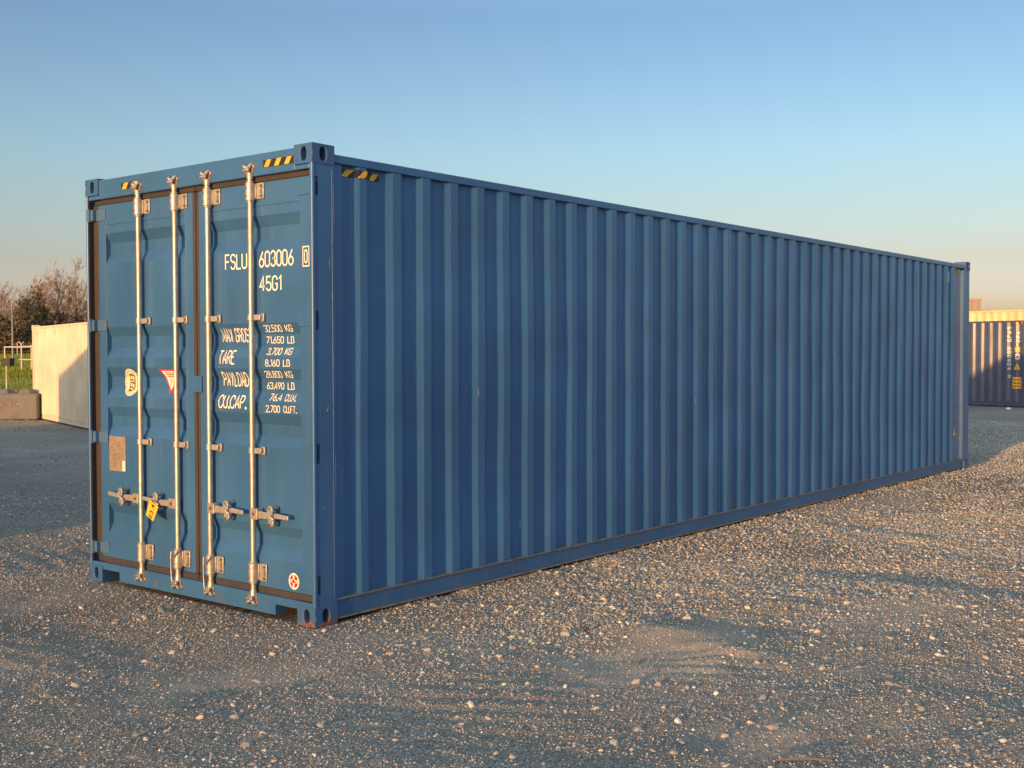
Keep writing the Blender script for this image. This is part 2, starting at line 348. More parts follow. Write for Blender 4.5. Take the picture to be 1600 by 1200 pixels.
# loose gravel
def stones(n, r0_, r1_, rad0, rad1, ico, seed, clump=.0, ang=(2, 78)):
    rng = np.random.default_rng(seed)
    r = np.sqrt(rng.random(n)*(r1_**2-r0_**2)+r0_**2); a = np.radians(ang[0]+(ang[1]-ang[0])*rng.random(n))
    x = CAM[0]+r*np.cos(a); y = CAM[1]+r*np.sin(a)
    keep = ~((x > .02) & (x < 12.17) & (y > .03) & (y < 2.41))
    pat = vn(x*.9, y*.9, 41)*.6 + vn(x*2.7, y*2.7, 42)*.4
    side = np.maximum(np.exp(-((y+1.3)/1.5)**2)*np.clip((x+.5)/2, 0, 1), np.exp(-((y+.6)/1.6)**2)*np.clip((x-5)/2, 0, 1.3))          # loose stones thrown up along the long side
    for (cx, cy, rx, ry, am) in DUST: keep &= ~(rng.random(n) < 1.9*am*np.exp(-((x-cx)/rx)**2-((y-cy)/ry)**2))
    if clump == 2: keep &= rng.random(n) < np.clip(side*(pat-.12)*2.0, 0, .85)
    elif clump: keep &= rng.random(n) < np.clip((pat-.28)*2.2, 1-clump, 1)
    x = x[keep]; y = y[keep]; n = len(x)
    rad = rad0 + (rad1-rad0)*rng.random(n)**2.2
    if ico:
        t = (1+5**.5)/2
        bv = np.array([(-1,t,0),(1,t,0),(-1,-t,0),(1,-t,0),(0,-1,t),(0,1,t),(0,-1,-t),(0,1,-t),(t,0,-1),(t,0,1),(-t,0,-1),(-t,0,1)], float); bv /= np.linalg.norm(bv[0])
        bf = np.array([(0,11,5),(0,5,1),(0,1,7),(0,7,10),(0,10,11),(1,5,9),(5,11,4),(11,10,2),(10,7,6),(7,1,8),(3,9,4),(3,4,2),(3,2,6),(3,6,8),(3,8,9),(4,9,5),(2,4,11),(6,2,10),(8,6,7),(9,8,1)])
    else:
        bv = np.array([(1,0,0),(-1,0,0),(0,1,0),(0,-1,0),(0,0,1),(0,0,-1)], float)
        bf = np.array([(0,2,4),(2,1,4),(1,3,4),(3,0,4),(2,0,5),(1,2,5),(3,1,5),(0,3,5)])
    k = len(bv)
    V = bv[None]*(1+.55*(rng.random((n, k, 1))-.5))
    V = V*np.stack([.8+.7*rng.random(n), .65+.5*rng.random(n), .45+.4*rng.random(n)], -1)[:, None, :]
    ca, sa = np.cos(rng.random(n)*6.28), np.sin(rng.random(n)*6.28); th = rng.random(n)*6.28; ca, sa = np.cos(th), np.sin(th)
    tl = (rng.random(n)-.5)*.9; ct, st = np.cos(tl), np.sin(tl)
    X, Y, Z = V[..., 0], V[..., 1], V[..., 2]
    X, Z = X*ct[:, None]+Z*st[:, None], -X*st[:, None]+Z*ct[:, None]
    X, Y = X*ca[:, None]-Y*sa[:, None], X*sa[:, None]+Y*ca[:, None]
    z = hgt(x, y) + rad*.22
    V = np.stack([X*rad[:, None]+x[:, None], Y*rad[:, None]+y[:, None], Z*rad[:, None]+z[:, None]], -1).reshape(-1, 3)
    F = (bf[None]+(np.arange(n)*k)[:, None, None]).reshape(-1, 3)
    return V, F
def gravel(parts, m, label):
    off = 0; VV = []; FF = []
    for V_, F_ in parts: VV.append(V_); FF.append(F_+off); off += len(V_)
    tag(npmesh('gravel', np.concatenate(VV), np.concatenate(FF), m, False), label, 'gravel', kind='stuff')
gravel([stones(330000, 3.0, 9.5, .003, .0068, False, 1, .45), stones(90000, 9, 15, .006, .011, False, 8, .5), stones(70000, 3.0, 16, .006, .011, False, 2, .9),
        stones(5000, 3.0, 16, .011, .020, True, 3, .95), stones(150000, 8, 30, .009, .017, False, 4, .5, ang=(2, 36)), stones(40000, 13, 42, .010, .018, False, 5, .7, ang=(34, 78)),
        stones(850, 3.2, 8.5, .009, .021, True, 7, .0), stones(110, 3.2, 14, .020, .034, True, 9, .0)], M['stone'], 'loose grey gravel strewn over the yard')
gravel([stones(120000, 3.5, 13, .005, .0115, False, 21, 2), stones(9000, 3.5, 15, .010, .019, True, 22, 2), stones(60000, 11, 26, .009, .015, False, 23, 2, ang=(2, 36))], M['stonetan'], 'tan and yellowish gravel spilled along the long side of the blue container')

# ------------------------------------------------------------------ flat marks laid on shaped surfaces
def poly_bm(polys):
    """polys: (points, layer, material index)"""
    bm = bmesh.new(); L = bm.verts.layers.float.new('lay')
    for pts, lay, mi in polys:
        vs = [bm.verts.new((p[0], p[1], 0)) for p in pts]
        for q in vs: q[L] = lay
        f = bm.faces.new(vs); f.material_index = mi
    return bm
def text_bm(s, u0, u1, v0, v1, bold=.012, lay=1, mi=0, bm=None, shear=0):
    cu = bpy.data.curves.new('t', 'FONT'); cu.body = s; cu.size = 1; cu.offset = bold; cu.fill_mode = 'FRONT'; cu.resolution_u = 3
    cu.shear = shear
    o = bpy.data.objects.new('t', cu); me = o.to_mesh()
    co = np.array([v.co[:2] for v in me.vertices]); mn = co.min(0); mx = co.max(0)
    if bm is None: bm = bmesh.new(); bm.verts.layers.float.new('lay')
    L = bm.verts.layers.float['lay']
    if u1 is None: u1 = u0 + (mx[0]-mn[0])/(mx[1]-mn[1])*(v1-v0)
    vs = []
    for c in co:
        t = (c-mn)/(mx-mn); q = bm.verts.new((u0+t[0]*(u1-u0), v0+t[1]*(v1-v0), 0)); q[L] = lay; vs.append(q)
    for p in me.polygons:
        try: f = bm.faces.new([vs[i] for i in p.vertices]); f.material_index = mi
        except ValueError: pass
    o.to_mesh_clear(); bpy.data.objects.remove(o); bpy.data.curves.remove(cu)
    return bm
def _arc(cx, cy, rx, ry, a0, a1, n=12): return [(cx+rx*math.cos(R(a0+(a1-a0)*i/n)), cy+ry*math.sin(R(a0+(a1-a0)*i/n))) for i in range(n+1)]
_T = _arc(.25, .75, .25, .25, 180, 0); _B = _arc(.25, .25, .25, .25, 0, -180); _P = [(0, .48), (0, 1), (.25, 1)] + _arc(.25, .74, .25, .26, 90, -90) + [(0, .48)]
GLYPH = {'0': [_T+_B+[(0, .75)]], 'O': [_T+_B+[(0, .75)]], 'U': [[(0, 1)]+_arc(.25, .25, .25, .25, 180, 360)+[(.5, 1)]],
 'C': [_arc(.25, .75, .25, .25, -10, 180)+_arc(.25, .25, .25, .25, 180, 370)], 'G': [_arc(.25, .75, .25, .25, -5, 180)+_arc(.25, .25, .25, .25, 180, 360)+[(.5, .46), (.27, .46)]],
 'S': [_arc(.25, .745, .25, .255, 15, 270)+_arc(.25, .255, .25, .255, 90, -165)], 'F': [[(0, 0), (0, 1), (.45, 1)], [(0, .52), (.38, .52)]], 'L': [[(0, 1), (0, 0), (.44, 0)]],
 'M': [[(0, 0), (0, 1), (.31, .22), (.62, 1), (.62, 0)]], 'A': [[(0, 0), (.25, 1), (.5, 0)], [(.09, .32), (.41, .32)]], 'X': [[(0, 0), (.5, 1)], [(0, 1), (.5, 0)]],
 'R': [[(0, 0)]+_P, [(.24, .48), (.5, 0)]], 'P': [[(0, 0)]+_P], 'B': [[(0, 0)]+[(0, 1), (.2, 1)]+_arc(.2, .75, .22, .25, 90, -90)+[(0, .5), (.2, .5)]+_arc(.25, .25, .25, .25, 90, -90)+[(0, 0)]], 'T': [[(0, 1), (.5, 1)], [(.25, 1), (.25, 0)]],
 'E': [[(.45, 1), (0, 1), (0, 0), (.45, 0)], [(0, .52), (.38, .52)]], 'Y': [[(0, 1), (.25, .45), (.5, 1)], [(.25, .45), (.25, 0)]],
 'D': [[(0, 0), (0, 1), (.2, 1)]+_arc(.2, .7, .3, .3, 90, 0)+_arc(.2, .3, .3, .3, 0, -90)+[(0, 0)]], 'K': [[(0, 0), (0, 1)], [(.5, 1), (0, .40)], [(.16, .56), (.5, 0)]],
 '1': [[(.04, .80), (.22, 1), (.22, 0)]], '2': [_arc(.25, .74, .25, .26, 175, -25)+[(0, 0), (.5, 0)]], '3': [_arc(.25, .745, .25, .255, 165, -90)+_arc(.25, .255, .25, .255, 90, -165)],
 '4': [[(.37, 0), (.37, 1), (0, .30), (.52, .30)]], '5': [[(.46, 1), (.05, 1), (.03, .52)]+_arc(.25, .30, .25, .30, 125, -160)], '6': [_arc(.25, .27, .25, .27, 0, 360, 24), [(.40, 1), (.02, .38)]],
 '7': [[(0, 1), (.5, 1), (.16, 0)]], '8': [_arc(.25, .76, .22, .24, 0, 360, 20), _arc(.25, .26, .25, .26, 0, 360, 20)], '9': [_arc(.25, .73, .25, .27, 0, 360, 24), [(.48, .62), (.10, 0)]], '.': [[(.03, -.06), (.03, .13)], [(.13, -.06), (.13, .13)]]}
def stroke_bm(s, u0, u1, v0, v1, tk=.125, lay=1, mi=0, bm=None):
    """lettering of even strokes, as cut from a stencil film, fitted to a box"""
    quads = []; x = 0; layer = 0
    for ch in s:
        if ch == ' ': x += .42; continue
        w = 0
        for path in GLYPH[ch]:
            P = [Vector((p[0]+x, p[1])) for p in path]; P = [p for i, p in enumerate(P) if i == 0 or (p-P[i-1]).length > 1e-5]
            w = max(w, max(p.x for p in P)-x); closed = (P[0]-P[-1]).length < 1e-4; n = len(P); L_ = []; R_ = []
            for i, p in enumerate(P):
                a = P[i-1] if i else (P[-2] if closed else None); c = P[i+1] if i < n-1 else (P[1] if closed else None)
                d1 = (p-a).normalized() if a is not None else None; d2 = (c-p).normalized() if c is not None else None
                if d1 is None: d1 = d2; p = p-d1*tk*.0
                if d2 is None: d2 = d1
                n1 = Vector((-d1.y, d1.x)); n2 = Vector((-d2.y, d2.x)); m_ = n1+n2
                m_ = m_.normalized() if m_.length > .2 else n1
                k_ = min(1/max(m_.dot(n1), .35), 2.2)*tk/2
                L_.append(p+m_*k_); R_.append(p-m_*k_)
            quads += [([L_[i], R_[i], R_[i+1], L_[i+1]], layer) for i in range(n-1)]; layer += 1
        x += w + (.17 if ch != '.' else .14)
    xs = [p.x for q, _ in quads for p in q]; ys = [p.y for q, _ in quads for p in q]
    mn = (min(xs), -tk/2); mx = (max(xs), 1+tk/2)
    if bm is None: bm = bmesh.new(); bm.verts.layers.float.new('lay')
    Ly = bm.verts.layers.float['lay']
    for q, k_ in quads:
        vs = []
        for p in q:
            v = bm.verts.new((u0+(p.x-mn[0])/(mx[0]-mn[0])*(u1-u0), v0+(p.y-mn[1])/(mx[1]-mn[1])*(v1-v0), 0)); v[Ly] = lay+.04*k_; vs.append(v)
        f = bm.faces.new(vs); f.material_index = mi
    return bm
def lay_on(name, bm, mats, parent, cuts_u=(), cuts_v=(), fn=None, off=.0012):
    for c in cuts_v: bmesh.ops.bisect_plane(bm, geom=bm.verts[:]+bm.edges[:]+bm.faces[:], plane_co=(0, c, 0), plane_no=(0, 1, 0))
    for c in cuts_u: bmesh.ops.bisect_plane(bm, geom=bm.verts[:]+bm.edges[:]+bm.faces[:], plane_co=(c, 0, 0), plane_no=(1, 0, 0))
    bmesh.ops.triangulate(bm, faces=bm.faces[:])
    L = bm.verts.layers.float['lay']
    for q in bm.verts: q.co = fn(q.co.x, q.co.y, off*max(q[L], .6))
    me = bpy.data.meshes.new(name); bm.to_mesh(me); bm.free()
    for q in mats: me.materials.append(q)
    o = bpy.data.objects.new(name, me); C.objects.link(o)
    if parent: o.parent = parent
    return o
def ell(cx, cy, rx, ry, n=40): return [(cx+rx*math.cos(2*math.pi*i/n), cy+ry*math.sin(2*math.pi*i/n)) for i in range(n)]
def rect(u0, u1, v0, v1): return [(u0, v0), (u1, v0), (u1, v1), (u0, v1)]

# ------------------------------------------------------------------ containers
def hole_plate(mb, o, ux, uz, un, w, h, hw, hh, depth, mi=0, md=1):
    """a face of a corner casting: w x h plate at o with an oblong hole hw x hh that is depth deep"""
    n = 32; out = []; inn = []
    for k in range(n):
        a = 2*math.pi*(k+.5)/n; c, s = math.cos(a), math.sin(a)
        t = min(w/2/abs(c) if abs(c) > 1e-9 else 9, h/2/abs(s) if abs(s) > 1e-9 else 9)
        out.append((w/2+t*c, h/2+t*s))
        e = (abs(c)**2.6 + abs(s)**2.6)**(-1/2.6)
        inn.append((w/2+hw/2*c*e, h/2+hh/2*s*e))
    # exact corners
    for cx, cy in ((0, 0), (w, 0), (w, h), (0, h)):
        j = min(range(n), key=lambda k: (out[k][0]-cx)**2+(out[k][1]-cy)**2); out[j] = (cx, cy)
    o = Vector(o); ux = Vector(ux); uz = Vector(uz); un = Vector(un)
    P = lambda p, d: o + ux*p[0] + uz*p[1] - un*d
    vs = [P(p, 0) for p in out] + [P(p, 0) for p in inn] + [P(p, depth) for p in inn]
    mb.add(vs, [(k, (k+1) % n, n+(k+1) % n, n+k) for k in range(n)], mi)
    mb.add([P(p, 0) for p in inn] + [P(p, depth) for p in inn], [(k, (k+1) % n, n+(k+1) % n, n+k) for k in range(n)], mi)
    mb.add([P(p, depth) for p in inn], [tuple(range(n))], md)
def casting(parent, x, y, z, sx, sy, m, top):
    """casting with its outer corner at (x, y), growing to +sx, +sy"""
    lx, ly, lz = .178, .162, .118
    mb = MB()
    hole_plate(mb, (x, y, z), (sx, 0, 0), (0, 0, 1), (0, -sy, 0), lx, lz, .052, .080, .055)
    hole_plate(mb, (x, y, z), (0, sy, 0), (0, 0, 1), (-sx, 0, 0), ly, lz, .050, .080, .055)
    zz = z+lz if top else z
    hole_plate(mb, (x, y, zz), (sx, 0, 0), (0, sy, 0), (0, 0, 1 if top else -1), lx, ly, .124, .064, .028)
    X1 = x+sx*lx; Y1 = y+sy*ly; z2 = z if top else z+lz
    mb.add([(X1, y, z), (X1, Y1, z), (X1, Y1, z+lz), (X1, y, z+lz)], [(0, 1, 2, 3)])
    mb.add([(x, Y1, z), (X1, Y1, z), (X1, Y1, z+lz), (x, Y1, z+lz)], [(0, 1, 2, 3)])
    mb.add([(x, y, z2), (X1, y, z2), (X1, Y1, z2), (x, Y1, z2)], [(0, 1, 2, 3)])
    o = mb.build('corner_casting', [m, M['cast_hole_shade']], parent)
    bm = bmesh.new(); bm.from_mesh(o.data); bmesh.ops.remove_doubles(bm, verts=bm.verts, dist=.0008); bmesh.ops.recalc_face_normals(bm, faces=bm.faces); bm.to_mesh(o.data); bm.free()
    b = o.modifiers.new('bevel', 'BEVEL'); b.width = .009; b.segments = 3; b.limit_method = 'ANGLE'; b.angle_limit = R(50)
    return o
PITCH = .2776
class Flute:
    """outward height of the corrugated sheet as a function of the run"""
    def __init__(s, a, b, first, pitch=PITCH, out=.011, inn=.046):
        s.pts = [(a, inn)]
        k = pitch/.278; t = first
        while t + .208*k < b-.02:
            s.pts += [(t, inn), (t+.068*k, out), (t+.140*k, out), (t+.208*k, inn)]; t += pitch
        s.pts.append((b, inn)); s.xs = [p[0] for p in s.pts]; s.ys = [p[1] for p in s.pts]
    def at(s, x): return float(np.interp(x, s.xs, s.ys))
def corr(parent, name, fl, z0, z1, place, m, nz=2, wob=0, seed=0, dents=()):
    """corrugated sheet with vertical flutes; place(run, depth, z) -> point"""
    mb = MB(); zs = np.linspace(z0, z1, nz); vs = []
    for x, d in fl.pts:
        for z in zs:
            e = 0; ex = 0
            if wob:
                q = math.sin(math.pi*(z-z0)/(z1-z0))
                e = wob*q*(float(vn(x*1.7, z*1.1, seed))-.5)*2; ex = wob*1.5*q*(float(vn(x*2.3+40, z*1.6, seed+1))-.5)*2
                for (dx, dz, rx, rz, dep, sh) in dents:
                    t = math.exp(-((x-dx)/rx)**2-((z-dz)/rz)**2); e += dep*t; ex += sh*t
            vs.append(place(x+ex, d+e, z))
    fs = [(i*nz+j, (i+1)*nz+j, (i+1)*nz+j+1, i*nz+j+1) for i in range(len(fl.pts)-1) for j in range(nz-1)]
    mb.add(vs, fs)
    return mb.build(name, m, parent)
def body(root, L, W, H, m, rail, ledge, cast, fl, nz=2, wob=0, dents=(), doors_at_x0=False, far_post=.178):
    """everything but the doors, in the container's own axes: long sides at y=0 and y=W"""
    zt = H-.048; zr = H-.100
    for x, sx in ((0, 1), (L, -1)):
        for y, sy in ((0, 1), (W, -1)):
            casting(root, x, y, 0, sx, sy, M['rustcast'] if doors_at_x0 and x == 0 and y == 0 else cast, False); casting(root, x, y, H-.118, sx, sy, cast, True)
    corr(root, 'side_panel', fl, .146, zr+.006, lambda x, d, z: (x, d, z), m, nz, wob, 3, dents)
    corr(root, 'side_panel', fl, .146, zr+.006, lambda x, d, z: (x, W-d, z), m)
    for y, s in ((0, 1), (W, -1)):
        b = MB()
        def bxx(x0, x1, a, c, z0, z1): b.box(x0, x1, min(y+s*a, y+s*c), max(y+s*a, y+s*c), z0, z1)
        bxx(.178, L-.178, .006, .060, zr, zt)
        b.build('top_rail', m, root, bevel=.005)
        b = MB()
        bxx(.178, L-.178, .020, .030, .032, .138); bxx(.178, L-.178, .006, .060, .138, .147); bxx(.178, L-.178, .004, .060, .022, .032)
        o = b.build('bottom_rail', [rail, ledge], root)
        for p in o.data.polygons:
            if abs(p.normal.z) > .9 or (abs(p.normal.y) > .9 and p.area < .15 and (p.center.z > .137 or p.center.z < .034)): p.material_index = 1
    fe = Flute(.06, W-.06, .12, .2776, .012, .046)
    ends = [(L, -1)] + ([] if doors_at_x0 else [(0, 1)])
    for x, s in ends:
        corr(root, 'end_panel', fe, .13, H-.11, lambda t, d, z, x=x, s=s: (x+s*d, t, z), m)
        b = MB(); b.box(min(x+s*.008, x+s*.07), max(x+s*.008, x+s*.07), .162, W-.162, H-.115, H-.012); b.build('end_rail', m, root, bevel=.004)
        b = MB(); b.box(min(x+s*.008, x+s*.07), max(x+s*.008, x+s*.07), .162, W-.162, .02, .135); b.build('end_rail', rail, root, bevel=.004)
        for y, t in ((0, 1), (W, -1)):
            b = MB()
            b.box(min(x+s*.004, x+s*far_post), max(x+s*.004, x+s*far_post), min(y+t*.005, y+t*.06), max(y+t*.005, y+t*.06), .118, H-.118)
            b.build('corner_post', m, root, bevel=.006)
    fr = Flute(.1, L-.1, .2, .2776, .0, .02)
    mb = MB(); n = len(fr.pts); vs = []
    for x, d in fr.pts: vs += [(x, .055, H-.045-d), (x, W-.055, H-.045-d)]
    mb.add(vs, [(2*i, 2*i+2, 2*i+3, 2*i+1) for i in range(n-1)]); mb.build('roof_panel', m, root)
    mb = MB(); mb.box(.07, L-.07, .065, W-.065, .125, .15); mb.build('floor', M['inside'], root)

# ---- the big blue container
L, W, H = 12.192, 2.438, 2.896
root = empty('shipping_container', (0, 0, 0), 0, 'long blue corrugated shipping container with white lettering on its double doors, filling the picture', 'container')
fl = Flute(.245, 11.93, .338, PITCH)
fl.pts = [(.245, .046), (.338, .046), (.395, .011), (.455, .011), (.522, .046)]
t = .622
while t + .208 < 11.90:
    fl.pts += [(t, .046), (t+.068, .011), (t+.140, .011), (t+.208, .046)]; t += PITCH
fl.pts.append((11.93, .046)); fl.xs = [p[0] for p in fl.pts]; fl.ys = [p[1] for p in fl.pts]
dents = [(7.1, 1.25, .25, .35, .012, .035), (7.7, 1.0, .35, .5, .006, .03), (4.9, .95, .3, .3, .008, .02), (8.4, .9, .25, .4, .010, -.02), (2.75, 1.55, .2, .3, .006, .015)]
body(root, L, W, H, M['blue'], M['rail'], M['ledge'], M['casting'], fl, 22, .0050, dents, True, .26)
# front posts with the hinge slots
slots = [(2.585, 2.70), (1.785, 1.90), (.985, 1.10), (.195, .31)]
for y, s in ((0, 1), (W, -1)):
    b = MB()
    def pb(x0, x1, a, c, z0, z1): b.box(x0, x1, min(y+s*a, y+s*c), max(y+s*a, y+s*c), z0, z1)
    zz = .118
    for a, c in sorted(slots):
        pb(.003, .178, .004, .028, zz, a)
        pb(.003, .022, .004, .028, a, c); pb(.050, .178, .004, .028, a, c); zz = c
    pb(.003, .178, .004, .028, zz, H-.118)
    pb(.178, .250, .016, .047, .118, H-.105); pb(.060, .178, .028, .090, .118, H-.118)
    b.tube([(.0112, y+s*.0122, .118), (.0112, y+s*.0122, H-.118)], .0126, 20, cap=False)
    o = b.build('corner_post', M['blue'], root, smooth=35)
    bm = bmesh.new(); bm.from_mesh(o.data); bmesh.ops.remove_doubles(bm, verts=bm.verts, dist=.0005); bm.to_mesh(o.data); bm.free()
# weld ridge down the post beside the long side
b = MB(); b.tube([(.160, .0045, .16), (.160, .0045, 2.75)], .0022, 8); b.build('weld_bead', M['blue'], root, smooth=40)
# header and sill
b = MB(); b.box(.006, .10, .162, W-.162, H-.150, H-.014); b.box(.006, .02, .03, .162, H-.150, H-.120); b.box(.006, .02, W-.162, W-.03, H-.150, H-.120)
header = b.build('door_header', M['blue'], root, bevel=.006)
b = MB(); b.box(.006, .10, .372, W-.372, .028, .142); b.box(.006, .10, .162, .372, .094, .142); b.box(.006, .10, W-.372, W-.162, .094, .142)
b.box(.006, .02, .028, .162, .118, .142); b.box(.006, .02, W-.162, W-.028, .118, .142); b.box(.10, .11, .17, W-.17, .10, .142)
o = b.build('door_sill', M['blue'], root)
b = MB()
for y0 in (.18, .20, .215, 1.12, 1.14, 1.16): pass
# ---- door sheet profile (depth behind the flat as a function of height)
XF = .050
REC = [(2.505, 2.29), (1.835, 1.62), (1.550, 1.338), (1.268, 1.06), (.572, .36)]
pz = [(.19, 0)]
for a, c in sorted(REC, key=lambda q: q[0]):
    pz += [(c, 0), (c+.068, .036), (a-.068, .036), (a, 0)]
pz.append((2.70, 0))
PZ = [p[0] for p in pz]; PD = [p[1] for p in pz]
def surf(z): return XF + float(np.interp(z, PZ, PD))
CUTZ = PZ[1:-1]
def onto_door(u, v, o): return (surf(v)-o, -u, v)          # u = -y
def onto_flat(x): return lambda u, v, o: (x-o, -u, v)
def make_door(y0, y1, side, label):
    b = MB(); ZB, ZT = .178, 2.712
    s0, s1 = y0+.088, y1-.088
    if side == 'right': s0 = y0+.105; s1 = y1-.10
    vs = []
    for z, d in pz: vs += [(XF+d, s0, z), (XF+d, s1, z)]
    b.add(vs, [(2*i, 2*i+2, 2*i+3, 2*i+1) for i in range(len(pz)-1)])
    b.box(XF-.004, XF+.050, y0, s0, ZB, ZT); b.box(XF-.004, XF+.050, s1, y1, ZB, ZT)
    b.box(XF-.004, XF+.050, s0, s1, 2.565, ZT); b.box(XF-.004, XF+.050, s0, s1, ZB, .268)
    d = b.build('door', M['blue'], root); d['label'] = label
    bv = d.modifiers.new('bevel', 'BEVEL'); bv.width = .003; bv.segments = 1; bv.limit_method = 'ANGLE'; bv.angle_limit = R(60)
    # rubber gasket round the leaf
    g = MB()
    g.box(XF-.010, XF+.030, y0-.030, y1+.030, ZT-.002, ZT+.046); g.box(XF-.010, XF+.030, y0-.030, y1+.030, ZB-.050, ZB+.002)
    if side == 'left':
        g.box(XF-.006, XF+.03, y1, y1+.070, ZB, ZT); g.box(XF-.008, XF+.03, y0-.032, y0, ZB, ZT)
        q = MB(); q.box(.010, .043, 2.4045, 2.4095, .14, 2.74); q.build('shade_strip', M['black'], d)  # black strip stands in for shade on the post's inner wall
    else:
        g.box(XF-.006, XF+.03, y0-.03, y0, ZB, ZT); g.box(XF-.006, XF+.03, y1, y1+.030, ZB, ZT)
    gk = g.build('gasket', M['gasket'], d, bevel=.012, seg=3)
    return d
doorL = make_door(1.232, 2.345, 'left', 'blue door leaf carrying the round cream sticker, the pennant sticker and the tan data plate')
doorR = make_door(.062, 1.165, 'right', 'blue door leaf with the white weight lettering and a round red sticker')
# centre overlap plate
b = MB(); b.box(XF-.016, XF-.010, 1.138, 1.222, 1.390, 1.497); b.build('latch_plate', M['blue'], doorR, bevel=.004)
# hinges
def hinge(d, y, s, zc):
    b = MB()
    b.box(.040, .048, min(y, y-s*.115), max(y, y-s*.115), zc-.040, zc+.040)
    b.tube([(.030, y+s*.018, zc-.040), (.030, y+s*.018, zc+.040)], .015, 10)
    b.box(.012, .044, min(y+s*.0, y+s*.034), max(y+s*.0, y+s*.034), zc-.036, zc+.036)
    b.box(.0005, .030, min(y+s*.030, y+s*.062), max(y+s*.030, y+s*.062), zc-.048, zc+.048)
    b.build('hinge', M['casting_plain'] if s > 0 else M['blue'], d, bevel=.003)
M['casting_plain'] = paint('blue_hinge_paint', (.055, .135, .27), rough=.5, dirt=(.2, .17, .14), dirt_amt=.4, wave=.003)
for zc in (2.640, 1.848, 1.043, .243):
    hinge(doorL, 2.365, 1, zc); hinge(doorR, .068, -1, zc)
